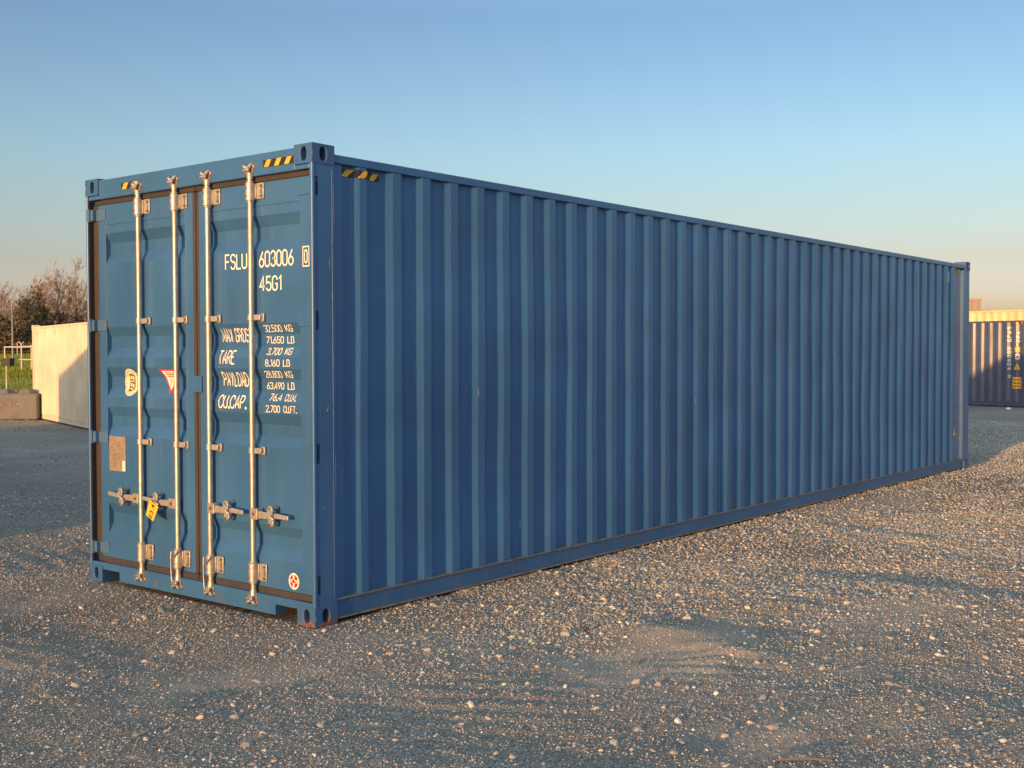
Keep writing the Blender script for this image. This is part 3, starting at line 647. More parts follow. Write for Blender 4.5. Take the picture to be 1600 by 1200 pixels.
# locking bars
XB = .015
def bolt(d, p, ln, r):
    b = MB(); b.tube([p, (p[0]+ln, p[1], p[2])], r, 8); b.build('bolt', M['zincdark'], d, smooth=40)
def bar(d, yc, hdir, zh):
    b = MB(); b.tube([(XB, yc, .125), (XB, yc, 2.775)], .0182, 18)
    b.build('locking_bar', M['zinc'], d, smooth=40)
    for top in (1, 0):
        z0, z1 = (2.600, 2.710) if top else (.205, .325)
        b = MB(); b.tube([(XB, yc, z0), (XB, yc, z1)], .031, 18); b.tube([(XB, yc, z0-.012), (XB, yc, z0)], .025, 18); b.tube([(XB, yc, z1), (XB, yc, z1+.012)], .025, 18)
        b.box(XF-.014, XF-.004, yc-.100, yc+.028, z0+.008, z1-.002); b.box(XB+.012, XF-.012, yc-.034, yc+.026, z0+.012, z1-.006)
        b.build('bar_bracket', M['zincplate'], d, smooth=40, bevel=.003)
        for zb in (z0+.026, z1-.022): bolt(d, (XF-.022, yc-.080, zb), .008, .010)
        for zb in (z0+.030, z1-.030): bolt(d, (XB-.036, yc+.008, zb), .016, .007)
        b = MB(); b.box(XF-.0165, XF-.0135, yc-.086, yc-.074, z0+.040, z1-.038); b.build('bracket_slot', M['zincdark'], d)
        # forked cam and its keeper
        zc = 2.790 if top else .100; s = 1 if top else -1
        b = MB(); b.tube([(XB, yc, zc-s*.060), (XB, yc, zc-s*.018)], [.021, .026], 14)
        b.box(XB-.030, XB+.026, yc-.016, yc+.018, zc-.020, zc+.024)
        for q in (-1, 1):
            b.tube([(XB-.020, yc+q*.012, zc+s*.010), (XB-.026, yc+q*.030, zc+s*.022), (XB-.012, yc+q*.037, zc+s*.036)], [.013, .012, .008], 8)
        b.tube([(XB-.034, yc-.030, zc-s*.004), (XB-.034, yc+.030, zc-s*.004)], .009, 8)
        b.build('cam', M['zincplate' if top else 'zinc'], d, smooth=45, bevel=.003)
        b = MB(); b.box(.0, .012, yc-.046, yc+.046, zc-.030 if top else zc-.020, zc+.028 if top else zc+.034)
        b.tube([(XB-.004, yc-.044, zc+s*.006), (XB-.004, yc-.044, zc+s*.030)], .014, 8); b.tube([(XB-.004, yc+.040, zc+s*.006), (XB-.004, yc+.040, zc+s*.030)], .014, 8)
        b.build('cam_keeper', M['zincdark'], d, smooth=45, bevel=.003)
    for zg in (1.870, 1.035):
        b = MB(); b.tube([(XB, yc, zg-.020), (XB, yc, zg+.020)], .0245, 16)
        b.box(XB, XF-.004, yc-.080, yc-.018, zg-.018, zg+.018); b.box(XB+.004, XB+.026, yc+.018, yc+.034, zg-.016, zg+.016)
        b.box(XF-.016, XF-.004, yc-.094, yc-.06, zg-.026, zg+.026)
        b.build('bar_guide', M['zincplate'], d, smooth=40, bevel=.003)
        bolt(d, (XF-.019, yc-.078, zg), .006, .009); bolt(d, (XB-.004, yc+.028, zg), .010, .008)
    # handle: hub on the bar, flat lever, hasp
    h = hdir; ln = .375 if h > 0 else .360
    b = MB()
    b.box(XB-.026, XB+.024, yc+min(0, h*.070), yc+max(0, h*.070), zh-.034, zh+.034)
    pts = [(.060, -.020, .024), (.17, -.017, .020), (.255, -.021, .016), (ln, -.018, .013)]
    bend = [-.002, -.004, .004, .012 if h > 0 else .0]
    vs = []
    for (q, a, c), e in zip(pts, bend):
        x0 = XB-.016-.010*(q > .2)
        vs += [(x0, yc+h*q, zh+e-c), (x0+.016, yc+h*q, zh+e-c), (x0+.016, yc+h*q, zh+e+c), (x0, yc+h*q, zh+e+c)]
    fs = [(4*i+j, 4*i+(j+1) % 4, 4*i+4+(j+1) % 4, 4*i+4+j) for i in range(3) for j in range(4)] + [(0, 1, 2, 3), (12, 15, 14, 13)]
    b.add(vs, fs); b.build('handle', M['zincplate'], d, bevel=.004)
    b = MB(); b.tube([(XB-.032, yc+h*.036, zh), (XB-.024, yc+h*.036, zh)], .011, 10); b.build('handle_rivet', M['zincdark'], d, smooth=40)
    yh = yc+h*.205
    b = MB()
    for s in (1, -1):
        out = [(math.cos(a), math.sin(a)) for a in [math.pi*i/10 for i in range(11)]]
        poly = [(yh+.026*c, zh+s*(.040+.026*q)) for c, q in out] + [(yh-.022, zh+s*.006), (yh+.022, zh+s*.006)]
        xo = XB-.038 if s > 0 else XB-.030
        b.prism(poly, lambda p, q, xo=xo: (xo, p, q), lambda p, q, xo=xo: (xo+.010, p, q))
        b.tube([(xo, yh, zh+s*.048), (XF-.004, yh, zh+s*.048)], .012, 10)
        b.tube([(xo-.004, yh, zh+s*.050), (xo+.002, yh, zh+s*.050)], [.015, .011], 10)
    b.tube([(XB-.034, yh-.034, zh-.020), (XB-.042, yh, zh+.004), (XB-.034, yh+.022, zh+.028)], .008, 8)
    b.build('handle_hasp', M['zincplate'], d, smooth=45, bevel=.003)
    for s in (1, -1): bolt(d, (XB-.046, yh, zh+s*.050), .007, .0065)
YB = [1.803, 1.383, 1.027, .592]
bar(doorL, YB[0], 1, .640); bar(doorL, YB[1], 1, .636); bar(doorR, YB[2], -1, .640); bar(doorR, YB[3], -1, .640)
# wire loops on the two inner bars' lower brackets
for d, y in ((doorL, YB[1]), (doorR, YB[2])):
    b = MB(); b.tube([(XB-.030, y+.034, .315), (XB-.038, y+.030, .26), (XB-.040, y-.004, .275), (XB-.030, y-.036, .325)], .004, 6)
    b.tube([(XB-.032, y+.036, .315), (XB-.034, y+.036, .22), (XB-.03, y+.032, .12), (XB-.03, y+.01, .088), (XB-.03, y-.03, .095)], .004, 6)
    b.build('wire_loop', M['zinc'], d, smooth=60)
# ---- lettering on the right door
def letters(s, y0, y1, z0, z1, tk=.115):
    lay_on('lettering', stroke_bm(s, -y0, -y1, z0, z1, tk), [M['letter']], doorR, cuts_v=CUTZ, fn=onto_door)
letters('FSLU', .896, .672, 2.180, 2.283); letters('603006', .556, .228, 2.181, 2.285)
letters('45G1', .557, .343, 2.032, 2.128)
fr = []
for q in (rect(-.142, -.082, 2.168, 2.175), rect(-.142, -.082, 2.285, 2.292), rect(-.142, -.136, 2.175, 2.285), rect(-.088, -.082, 2.175, 2.285)): fr.append((q, 1, 0))
lay_on('lettering', stroke_bm('0', -.128, -.097, 2.187, 2.273, .14, bm=poly_bm(fr)), [M['letter']], doorR, cuts_v=CUTZ, fn=onto_flat(XF-.004))
letters('MAX GROSS', .972, .664, 1.716, 1.808); letters('TARE', .972, .812, 1.574, 1.666)
letters('PAYLOAD', .966, .708, 1.432, 1.526); letters('CU.CAP.', .978, .690, 1.290, 1.378)
rows = [('32.500', 'KG'), ('71.650', 'LB'), ('3.700', 'KG'), ('8.160', 'LB'), ('28.800', 'KG'), ('63.490', 'LB'), ('76.4', 'CU.M.'), ('2.700', 'CU.FT.')]
for i, (a, c) in enumerate(rows):
    z0 = 1.778-i*.0715
    w = {6: .166, 5: .138, 4: .114}[len(a)]
    ye = .366
    letters(a, ye+w, ye, z0, z0+.045, .115)
    letters(c, .334, .334-{2: .066, 5: .105, 6: .125}[len(c)], z0, z0+.045, .115)
# small scuffs of white paint on the sill
sc = []
for y3 in ((1.66, 1.64, 1.62), (.94, .915, .895)):
    lay_on('paint_scuff', poly_bm([([(-y0, .045), (-y0+.006, .045), (-y0+.004, .10), (-y0+.001, .10)], 1, 0) for y0 in y3]), [M['ledge']], root, fn=onto_flat(.006))
# ---- stickers
pol = [(ell(-2.000, 1.443, .090, .096), 1, 0)]
cx, cz = -1.996, 1.443
pol.append(([(cx-.040, cz-.062), (cx-.012, cz-.068), (cx+.030, cz-.052), (cx+.036, cz), (cx+.030, cz+.050), (cx+.008, cz+.062), (cx-.036, cz+.056), (cx-.030, cz)], 2, 1))
for a in ((-.022, -.002, .022, .046), (.006, .020, .018, .044), (-.022, .026, .004, .010), (-.020, .000, -.030, -.008), (.006, .022, -.036, -.012), (-.022, .016, -.050, -.042)):
    pol.append((rect(cx+a[0], cx+a[1], cz+a[2], cz+a[3]), 3, 0))
for k in range(22):
    a = 2*math.pi*k/22+.1; px, py = cx-.005+.076*math.cos(a), cz+.080*math.sin(a); pol.append((ell(px, py, .004, .0055, 6), 2, 1))
lay_on('sticker', poly_bm(pol), [M['cream'], M['brownink']], doorL, cuts_v=CUTZ, fn=onto_door)['label'] = 'round cream sticker with a brown emblem'
pol = [([(-1.643, 1.540), (-1.432, 1.540), (-1.536, 1.366)], 1, 0), ([(-1.618, 1.527), (-1.456, 1.527), (-1.536, 1.393)], 2, 1)]
for v_, h2 in ((1.513, .045), (1.501, .038), (1.489, .034), (1.474, .012), (1.460, .012), (1.448, .010), (1.436, .008)):
    pol.append((rect(-1.536-h2, -1.536+h2, v_-.003, v_+.003), 3, 2))
lay_on('sticker', poly_bm(pol), [M['redink'], M['white'], M['brownink']], doorL, cuts_v=CUTZ, fn=onto_door)['label'] = 'white pennant sticker with a red border'
bm = poly_bm([(ell(-.243, .246, .048, .051), 1, 0), (ell(-.243, .246, .038, .041), 2, 1), (rect(-.250, -.236, .206, .286), 3, 0), (rect(-.281, -.205, .236, .256), 3, 0)])
text_bm('chc', -.276, -.210, .239, .253, .04, 4, 1, bm)
lay_on('sticker', bm, [M['white'], M['redink']], doorR, fn=onto_flat(XF-.004))['label'] = 'round red and white sticker'
b = MB(); b.box(XF-.006, XF-.001, 2.036, 2.238, .806, 1.056)
b.build('data_plate', M['plate'], doorL, bevel=.002)
pol = []; rr = random.Random(4)
for k in range(17):
    v_ = 1.035-k*.0125; u_a = -2.222
    while u_a < -2.06:
        w_ = rr.uniform(.006, .03)
        if rr.random() < .72: pol.append((rect(u_a, min(u_a+w_, -2.052), v_-.002, v_+.002), 1, rr.choice((0, 1, 1))))
        u_a += w_+.006
lay_on('label_strip', poly_bm([(rect(-2.074, -2.040, .812, .884), 1, 0)]), [M['white']], doorL, fn=onto_flat(XF-.006))
lay_on('plate_print', poly_bm(pol), [M['ledge'], M['brownink'], M['white']], doorL, fn=onto_flat(XF-.006))
# hazard stripes
def hazard(u0, u1, v0, v1, n, fn, parent, cuts=(), clip=None, slant=.6):
    pol = [(rect(u0, u1, v0, v1), 1, 0)]; w = (u1-u0)/n; h = (v1-v0)*slant
    for k in range(n):
        a = u0+k*w
        pol.append(([(a+.10*w, v0+.002), (a+.55*w, v0+.002), (min(a+.55*w+h, u1), v1-.002), (min(a+.10*w+h, u1), v1-.002)], 2, 1))
    return lay_on('hazard_stripes', poly_bm(pol), [M['black'], M['yellow']], parent, cuts_u=cuts, fn=fn)
hazard(-.455, -.172, 2.790, 2.836, 3, onto_flat(.006), header); hazard(-1.990, -1.770, 2.790, 2.836, 2, onto_flat(.006), header)
def onto_side(u, v, o): return (u, fl.at(u)-o, v)
hazard(.258, .600, 2.728, 2.778, 3, onto_side, root, fl.xs, slant=.9); hazard(11.60, 11.90, 2.722, 2.778, 3, onto_side, root, fl.xs)
def vtext(s, u, z1, h, w, m, parent, fnl, xs, zend=None):
    """letters stacked one below another"""
    for k, ch in enumerate(s):
        if ch == ' ': continue
        lay_on('lettering', stroke_bm(ch, u, u+w*(.45 if ch == '1' else 1), z1-(k+1)*h+.28*h, z1-k*h, .17), [m], parent, cuts_u=xs, fn=fnl)
vtext('FSLU 603006 0', 11.385, 2.50, .105, .055, M['letterfade'], root, onto_side, fl.xs)
vtext('45G1', 11.60, 2.55, .105, .055, M['letterfade'], root, onto_side, fl.xs)
def dec(polys, mats, parent=root, fn=onto_side, cuts=None): return lay_on('sticker', poly_bm(polys), mats, parent, cuts_u=fl.xs if cuts is None else cuts, fn=fn)
dec([(rect(11.385, 11.44, 2.585, 2.725), 1, 0)], [M['white']])
dec([(rect(11.58, 11.66, 1.82, 1.985), 1, 0), (rect(11.595, 11.645, 1.84, 1.88), 2, 1), (rect(11.595, 11.645, 1.92, 1.96), 2, 1)], [M['plate'], M['ledge']])
dec([(rect(11.61, 11.66, 1.19, 1.29), 1, 0)], [M['white']])
dec([([(11.53, .475), (11.80, .475), (11.58, .66)], 1, 0), ([(11.545, .483), (11.785, .483), (11.588, .648)], 2, 1)], [M['black'], M['yellow']])

# ---- tag hanging from the second handle
b = MB()
b.prism([(-.055, 0), (.055, 0), (.042, -.118), (-.050, -.118)], lambda p, q: (0, -p, q), lambda p, q: (.003, -p, q))
tg = b.build('seal_tag', M['yelltag'])
tg.location = (-.030, 1.590, .628); tg.rotation_euler = (R(24), 0, 0)
tag(tg, 'small yellow tag with black scrawled marks hanging from a door handle', 'tag')
bm = text_bm('E3 4', 0, .100, 0, .040, .01)
for q in bm.verts: q.co = Vector((-q.co.y+.020, q.co.x-.110, 0))
lay_on('tag_marks', bm, [M['black']], tg, fn=lambda u, v, o: (-o, -u, v))
b = MB(); b.tube([(0, .0, .0), (-.006, .0, .018), (.004, .0, .030)], .002, 6); b.build('wire_tie', M['zincdark'], tg)

sc = [[(.168, 2.67), (.171, 2.67), (.176, 2.44), (.172, 2.43)], [(.176, 2.36), (.179, 2.36), (.150, 2.255), (.147, 2.262)], [(.166, 2.385), (.182, 2.375), (.182, 2.37), (.166, 2.378)],
      [(.150, .86), (.153, .86), (.152, .78), (.150, .78)], [(.165, .96), (.205, .965), (.205, .960), (.165, .955)], [(.05, 1.35), (.053, 1.35), (.051, 1.22)], [(.10, 1.30), (.125, 1.33), (.112, 1.29)],
      [(.172, 1.02), (.175, 1.02), (.176, .80), (.173, .80)], [(.080, .72), (.088, .725), (.084, .70)], [(.13, 2.20), (.14, 2.22), (.137, 2.12)], [(.03, .62), (.036, .625), (.034, .56)]]
for q in sc: lay_on('paint_scratch', poly_bm([(q, 1, 0)]), [M['scratch']], root, fn=lambda u, v, o: (u, (.004 if u < .178 else .016)-o, v))
for x0, z0, ln_ in ((1.52, 1.34, .10), (3.62, 1.86, .02), (4.55, 1.20, .03), (5.32, 1.30, .26), (5.37, 1.10, .10), (2.02, .35, .07), (.86, .62, .015), (7.6, 1.6, .05), (8.9, .9, .09)):
    lay_on('paint_scratch', poly_bm([([(x0, z0), (x0+.006, z0+.003), (x0+.004, z0+ln_), (x0+.001, z0+ln_)], 1, 0)]), [M['scratch']], root, cuts_u=fl.xs, fn=onto_side)

# ---- navy container across the yard
az = R(-105); d_ = Vector((math.cos(az), math.sin(az)))
P0 = Vector((31.40, 5.18)); end = P0 + d_*1.17                 # its right-hand end
LN = 12.192; org = end - d_*LN
navy = empty('shipping_container', (org.x, org.y, 0), az, 'dark navy container half in shadow beyond the far end of the blue one', 'container')
fn_ = Flute(.19, LN-.19, .36, .2776, .008, .044)
body(navy, LN, W, 2.591, M['navy'], M['navy'], M['navy'], M['navy'], fn_, 2)
def onto_navy(u, v, o): return (u, fn_.at(u)-o*3, v)
def nv(px): return LN - 1.17 + (px-1558)/49.5                   # run along the navy side
hazard(nv(1585), LN-.19, 2.45, 2.51, 3, onto_navy, navy, fn_.xs)
vtext('FSLU 500806 2', nv(1573.5), 2.36, .118, .10, M['white'], navy, onto_navy, fn_.xs)
vtext('45G1', nv(1587), 2.22, .118, .09, M['white'], navy, onto_navy, fn_.xs)
dec([(rect(nv(1585.5), nv(1592), 1.62, 1.76), 1, 0)], [M['yellow']], navy, onto_navy, fn_.xs)
dec([(rect(nv(1586), nv(1591.5), 1.40, 1.56), 1, 0), (rect(nv(1587.5), nv(1590), 1.44, 1.52), 2, 1)], [M['white'], M['navy']], navy, onto_navy, fn_.xs)
dec([([(nv(1584), 1.105), (nv(1592.5), 1.105), (nv(1588.5), 1.29)], 1, 0), ([(nv(1587.6), 1.13), (nv(1589.2), 1.13), (nv(1588.5), 1.22)], 2, 1)], [M['yellow'], M['black']], navy, onto_navy, fn_.xs)
pol = [(rect(nv(1581), nv(1595), .54, .88), 1, 0)]
for k in range(3):
    for q in range(4): pol.append((rect(nv(1582.2)+q*.062, nv(1582.2)+q*.062+.042, .58+k*.10, .63+k*.10), 2, 1))
dec(pol, [M['yellow'], M['brownink']], navy, onto_navy, fn_.xs)
# cream container standing behind it
nb_ = Vector((math.cos(az+math.pi/2), math.sin(az+math.pi/2)))
o2 = org + nb_*2.75 + d_*3.2
crm = empty('shipping_container', (o2.x, o2.y, .02), az, 'cream container showing only its sunlit top edge above the navy one', 'container')
fc = Flute(.19, LN-.19, .36, .2776, .010, .040)
body(crm, LN, W, 2.985, M['cream2'], M['cream2'], M['cream2'], M['cream2'], fc, 2)
b = MB(); b.box(0, .20, -.10, .10, -.06, .06); b.box(-.02, .22, -.12, .12, .06, .09); b.box(.06, .14, -.05, .05, -.12, -.06)
rv = b.build('roof_vent', M['cream2'], bevel=.01); ov = o2 + d_*(LN-3.2-1.17+.35) + nb_*.6
rv.location = (ov.x, ov.y, 3.06+.02); rv.rotation_euler = (0, 0, az); tag(rv, 'small boxy vent standing on the roof of the cream container', 'vent')

# ---- pale container behind the doors on the left
pa = empty('storage_container', (11.0, 23.15, 0), R(-108), 'pale cream corrugated storage container half sunlit on the left, low and plain', 'container')
LP = 6.06
fp = Flute(.10, LP-.10, .16, .2776, .008, .044)
body(pa, LP, W, 2.37, M['pale'], M['pale'], M['pale'], M['pale'], fp, 2)
rr = random.Random(8); pol = []
for k in range(15):
    u = .25+rr.random()*3.6; h2 = rr.uniform(.05, .22); w2 = rr.uniform(.012, .035); z2 = 2.24-rr.random()*.06
    pol.append(([(u, z2), (u+w2, z2), (u+w2*.6, z2-h2), (u+w2*.3, z2-h2)], 1, 0))
M['streak'] = plain('rust_streak', (.42, .30, .18), .8)
lay_on('rust_streaks', poly_bm(pol), [M['streak']], pa, cuts_u=fp.xs, fn=lambda u, v, o: (u, fp.at(u)-o*2, v))

# ---- containers outside the picture on the sun side: their shadows fall across the yard
def plain_container(name, ax, ay, a_, h, m, label):
    e = empty(name, (ax, ay, 0), a_, label, 'container', 'containers parked to the left of the view')
    body(e, LN, W, h, m, m, m, m, Flute(.19, LN-.19, .3), 2); return e
a1 = R(-9.6); pA = Vector((-10.4, 17.71)) + 2.438*Vector((math.sin(a1), -math.cos(a1)))
plain_container('shipping_container', pA.x, pA.y, a1, 2.591, M['grey'], 'grey container parked askew, farthest of the row left of the view')
for k, (x_, y_) in enumerate(((-14.2, 4.55), (-14.0, 7.6), (-14.3, 10.7))):
    plain_container('shipping_container', x_, y_, 0, 2.896 if k else 2.591, M['grey'], ('grey container nearest the blue doors in the row left of the view', 'grey container second from the blue doors in the row left of the view', 'grey container third from the blue doors in the row left of the view')[k])

# unseen long shed, added behind the camera to soft-shade the near gravel
XS, HS = -62.0, 4.30
shed = empty('shadow_shed', (XS, -12, 0), 0, 'long low grey shed added unseen behind the camera to shade the near gravel', 'shed')
b = MB(); b.box(-9, -.2, -45, 45, 0, HS-.75); b.build('shadow_shed_wall', M['grey'], shed)
b = MB(); b.prism([(-9.4, HS-.80), (.2, HS-.80), (.2, HS-.72), (-4.6, HS), (-9.4, HS-.72)], lambda p, q: (p, -45.3, q), lambda p, q: (p, 45.3, q)); b.build('shadow_shed_roof', M['galv'], shed)
for k in range(6):
    b = MB(); y_ = -37.5+15*k; b.box(-.2, -.12, y_-2, y_+2, 0, 3.0); b.build('shadow_shed_door', M['pipe'], shed)

# ------------------------------------------------------------------ blocks, railings, lamp, trees
def block(x, y, a_, label, ln=1.7):
    b = MB(); hw = .40; h = .64
    poly = [(-hw, 0), (hw, 0), (hw, h-.06), (hw-.06, h), (-hw+.06, h), (-hw, h-.06)]
    b.prism(poly, lambda p, q: (0, p, q), lambda p, q: (ln, p, q))
    for c in (.22, .72, 1.28):
        b.add([(c-.17, -.22, h), (c+.17, -.22, h), (c+.17, .22, h), (c-.17, .22, h), (c-.10, -.14, h+.11), (c+.10, -.14, h+.11), (c+.10, .14, h+.11), (c-.10, .14, h+.11)],
              [(4, 5, 6, 7), (0, 1, 5, 4), (1, 2, 6, 5), (2, 3, 7, 6), (3, 0, 4, 7)])
    o = b.build('concrete_block', M['concrete'], bevel=.025); o.location = (x, y, 0); o.rotation_euler = (0, 0, a_)
    return tag(o, label, 'concrete block', 'interlocking concrete blocks at the edge of the meadow')
az_b = R(-54); db = Vector((math.cos(az_b), math.sin(az_b))); pb_ = Vector((9.86, 23.72))
bk = block(pb_.x, pb_.y, az_b, 'grey concrete block with orange scrawl beside the pale container')
block((pb_-db*1.72).x, (pb_-db*1.72).y, az_b, 'plain grey concrete block at the left edge of the picture, next to the scrawled one')
b = MB(); rr = random.Random(2)
for x0, pts in ((.68, [(0, .0), (.06, .03), (.10, -.01), (.16, .02)]), (.95, [(0, .04), (.07, .07), (.09, .0), (.03, -.03), (.10, -.08), (.08, .03)]), (1.18, [(0, 0), (.05, .05), (.10, .02), (.14, -.03)])):
    b.tube([(x0+p, -.403, .36+q) for p, q in pts], .010, 5)
M['orange'] = plain('orange_spray', (.55, .30, .13), .8)
b.build('paint_scrawl', M['orange'], bk)

def at(px, dist, z=0):
    """a point of the yard in the direction of a column of the photograph, dist metres away"""
    a = yaw - math.atan((px-800)/1821.15); return Vector((CAM[0]+dist*math.cos(a), CAM[1]+dist*math.sin(a), z))
def gpt(px, py):
    d = f_ + r_*((px-800)/1821.15) - u_*((py-600)/1821.15); t = -CAM[2]/d.z
    return Vector((CAM[0]+d.x*t, CAM[1]+d.y*t, 0))
def gz(p):
    q = Vector((p.x, p.y))-GO; return float(ghz(q.dot(GD), q.dot(GN)))
pL = at(10, 46); pR = at(120, 44); dr = (pR-pL).normalized(); zg = gz(pL)
def zpx(y, dist): return CAM[2] - (y-550)*dist/1821.15
rail = empty('pipe_railing', (pL.x, pL.y, zg), math.atan2(dr.y, dr.x), 'white pipe railing with two rails at the edge of the meadow', 'railing')
zt_, zm = zpx(541, 46)-zg, zpx(559, 46)-zg; ln = (pR-pL).length
b = MB(); b.tube([(0, 0, -.2), (0, 0, zm+.02), (-.06, 0, zm+.1), (-.06, 0, zt_)], .025, 8); b.build('post', M['pipe'], rail, smooth=60)
b = MB(); b.tube([(ln, 0, -.2), (ln, 0, zt_)], .025, 8); b.build('post', M['pipe'], rail, smooth=60)
b = MB(); b.tube([(-.08, 0, zt_), (ln, 0, zt_)], .025, 8); b.build('rail', M['pipe'], rail, smooth=60)
b = MB(); b.tube([(-.02, 0, zm), (ln, 0, zm)], .021, 8); b.build('rail', M['pipe'], rail, smooth=60)
pB = at(12.5, 45.6); b = MB(); b.box(-.19, .19, -.12, .12, -.13, .12); b.box(-.205, .205, -.135, .135, .12, .145); b.box(-.15, .15, -.128, -.12, -.08, .07)
o = b.build('meter_box', M['black'], bevel=.012); o.location = (pB.x, pB.y, zpx(563, 45.6)); o.rotation_euler = (0, 0, math.atan2(dr.y, dr.x))
tag(o, 'small black box fixed to the white railing post on the meadow', 'box')
# goal frame further back
pG = at(34, 85); gzz = gz(pG); goal = empty('goal_frame', (pG.x, pG.y, gzz), math.atan2(dr.y, dr.x), 'thin white goal frame far back on the meadow behind the railing', 'goal')
hG = zpx(537, 85)-gzz
for x in (0, .30*1.0): pass
b = MB(); b.tube([(0, 0, -.2), (0, 0, hG)], .05, 8); b.tube([(-.22, 0, hG+.16), (0, 0, hG)], .03, 6); b.tube([(.22, 0, hG+.16), (0, 0, hG)], .03, 6); b.build('post', M['pipe'], goal, smooth=60)
b = MB(); b.tube([(.30, .6, -.2), (.30, .6, hG-.05)], .05, 8); b.build('post', M['pipe'], goal, smooth=60)
b = MB(); b.tube([(0, 0, hG-.1), (.30, .6, hG-.1)], .03, 6); b.build('crossbar', M['pipe'], goal, smooth=60)
# far wire fence
pF0 = at(-60, 125); pF1 = at(140, 125); dF = pF1-pF0; lnF = dF.length; z0F = gz(pF0)
fen = empty('wire_fence', (pF0.x, pF0.y, z0F), math.atan2(dF.y, dF.x), 'thin rusty wire fence in front of the bare trees', 'fence')
b = MB()
for zq in (.5, 1.0, 1.35): b.tube([(0, 0, zq), (lnF, 0, zq)], .02, 5)
M['rusty'] = plain('rusty_wire', (.20, .10, .07), .8); b.build('wires', M['rusty'], fen)
for k in range(8):
    b = MB(); x = lnF*k/7; b.tube([(x, 0, -.3), (x, 0, 1.45)], .04, 6); b.build('fence_post', M['pipe'], fen)
# lamp post
pl_ = at(20.5, 115); zl = gz(pl_); lamp = empty('street_lamp', (pl_.x, pl_.y, zl), 0, 'tall thin grey floodlight pole standing before the bare trees', 'lamp post')
hl = zpx(478, 115)-zl
b = MB(); b.tube([(0, 0, -.3), (0, 0, hl)], [.11, .065], 10); b.build('pole', M['galv'], lamp, smooth=60)
b = MB(); b.tube([(-.4*r_.x, -.4*r_.y, hl), (.4*r_.x, .4*r_.y, hl)], .05, 8); b.build('cross_arm', M['galv'], lamp)
for s in (-1, 1):
    b = MB(); cx, cy = s*.30*r_.x, s*.30*r_.y; b.box(cx-.13, cx+.13, cy-.10, cy+.10, hl+.05, hl+.22); b.build('floodlight', M['galv'], lamp, bevel=.04)

# trees
def bare_tree(h, seed, spread=.42, dens=1.0):
    """returns MBs (limbs, twigs) of a leafless tree standing at the origin"""
    rg = random.Random(seed); T = MB(); K = MB()
    def grow(p, d, ln, r, lev):
        n = 3 if lev < 3 else 2; pts = [p.copy()]; rad = [r]
        for i in range(n):
            d = (d + Vector((rg.uniform(-1, 1), rg.uniform(-1, 1), rg.uniform(-.3, .7)))*(.16 if lev < 2 else .28)).normalized()
            p = p + d*ln/n; pts.append(p.copy()); rad.append(r*(1-.42*(i+1)/n))
        rad = [max(q, .013) for q in rad]
        (T if lev < 2 else K).tube(pts, rad, 6 if lev < 2 else 3, cap=False)
        if lev >= 5 or ln < .25: return
        kids = (3, 4, 4, 5, 5)[min(lev, 4)]
        if lev > 1: kids = max(2, round(kids*dens))
        for k in range(kids):
            t = rg.uniform(.35, 1) if k else 1.0
            q = pts[-1] if t == 1 else pts[max(1, int(t*n))]
            a = rg.uniform(0, 6.283); sp = spread*(1.35 if k else .5)*rg.uniform(.7, 1.4)
            s = Vector((math.cos(a), math.sin(a), 0)); nd = (d + s*sp + Vector((0, 0, .12))).normalized()
            grow(q, nd, ln*rg.uniform(.55, .78), rad[-1]*(.78 if k == 0 else .58), lev+1)
    grow(Vector((0, 0, -.1)), Vector((rg.uniform(-.08, .08), rg.uniform(-.08, .08), 1)).normalized(), h*.30, h*.018, 0)
    zmax = max(v[2] for v in K.v)
    s = h/zmax
    for B in (T, K): B.v = [(x*s, y*s, z*s) for x, y, z in B.v]
    return T, K
protos = []
def tree_proto(h, seed, spread, dens):
    T, K = bare_tree(h, seed, spread, dens)
    e = empty('bare_tree', (0, 0, 0)); T.build('trunk', M['bark'], e); K.build('crown', M['twig'], e); return e
protos = [tree_proto(13, 3, .50, .8), tree_proto(12, 11, .60, .8), tree_proto(12.5, 23, .42, .85)]
used = [False]*3
def put_tree(k, p, z, sc, rz, label, group='bare winter trees at the back of the meadow'):
    o = copy_tree(protos[k]) if used[k] else protos[k]; used[k] = True
    o.location = (p.x, p.y, z); o.scale = (sc,)*3; o.rotation_euler = (0, 0, rz)
    return tag(o, label, 'tree', group)
TT = [(-18, 158, 436, 1), (4, 146, 431, 2), (18, 160, 436, 0), (31, 150, 436, 1), (44, 141, 420, 2), (57, 150, 426, 0), (70, 158, 424, 1), (83, 144, 412, 2),
      (99, 150, 394, 0), (112, 156, 400, 1), (123, 147, 416, 2), (136, 151, 418, 1), (150, 146, 415, 0), (170, 152, 418, 2), (64, 175, 432, 2), (38, 170, 442, 0)]
hs = [13, 12, 12.5]
for i, (px, dist, ytop, k) in enumerate(TT):
    p = at(px, dist); z = gz(p); hneed = zpx(ytop, dist*.92)-z
    lab = 'bare winter tree with reddish twigs in the row behind the meadow'
    if px == 99: lab = 'tallest bare tree of the row, rising above the pale container'
    put_tree(k, p, z, hneed/hs[k], i*1.7, lab)
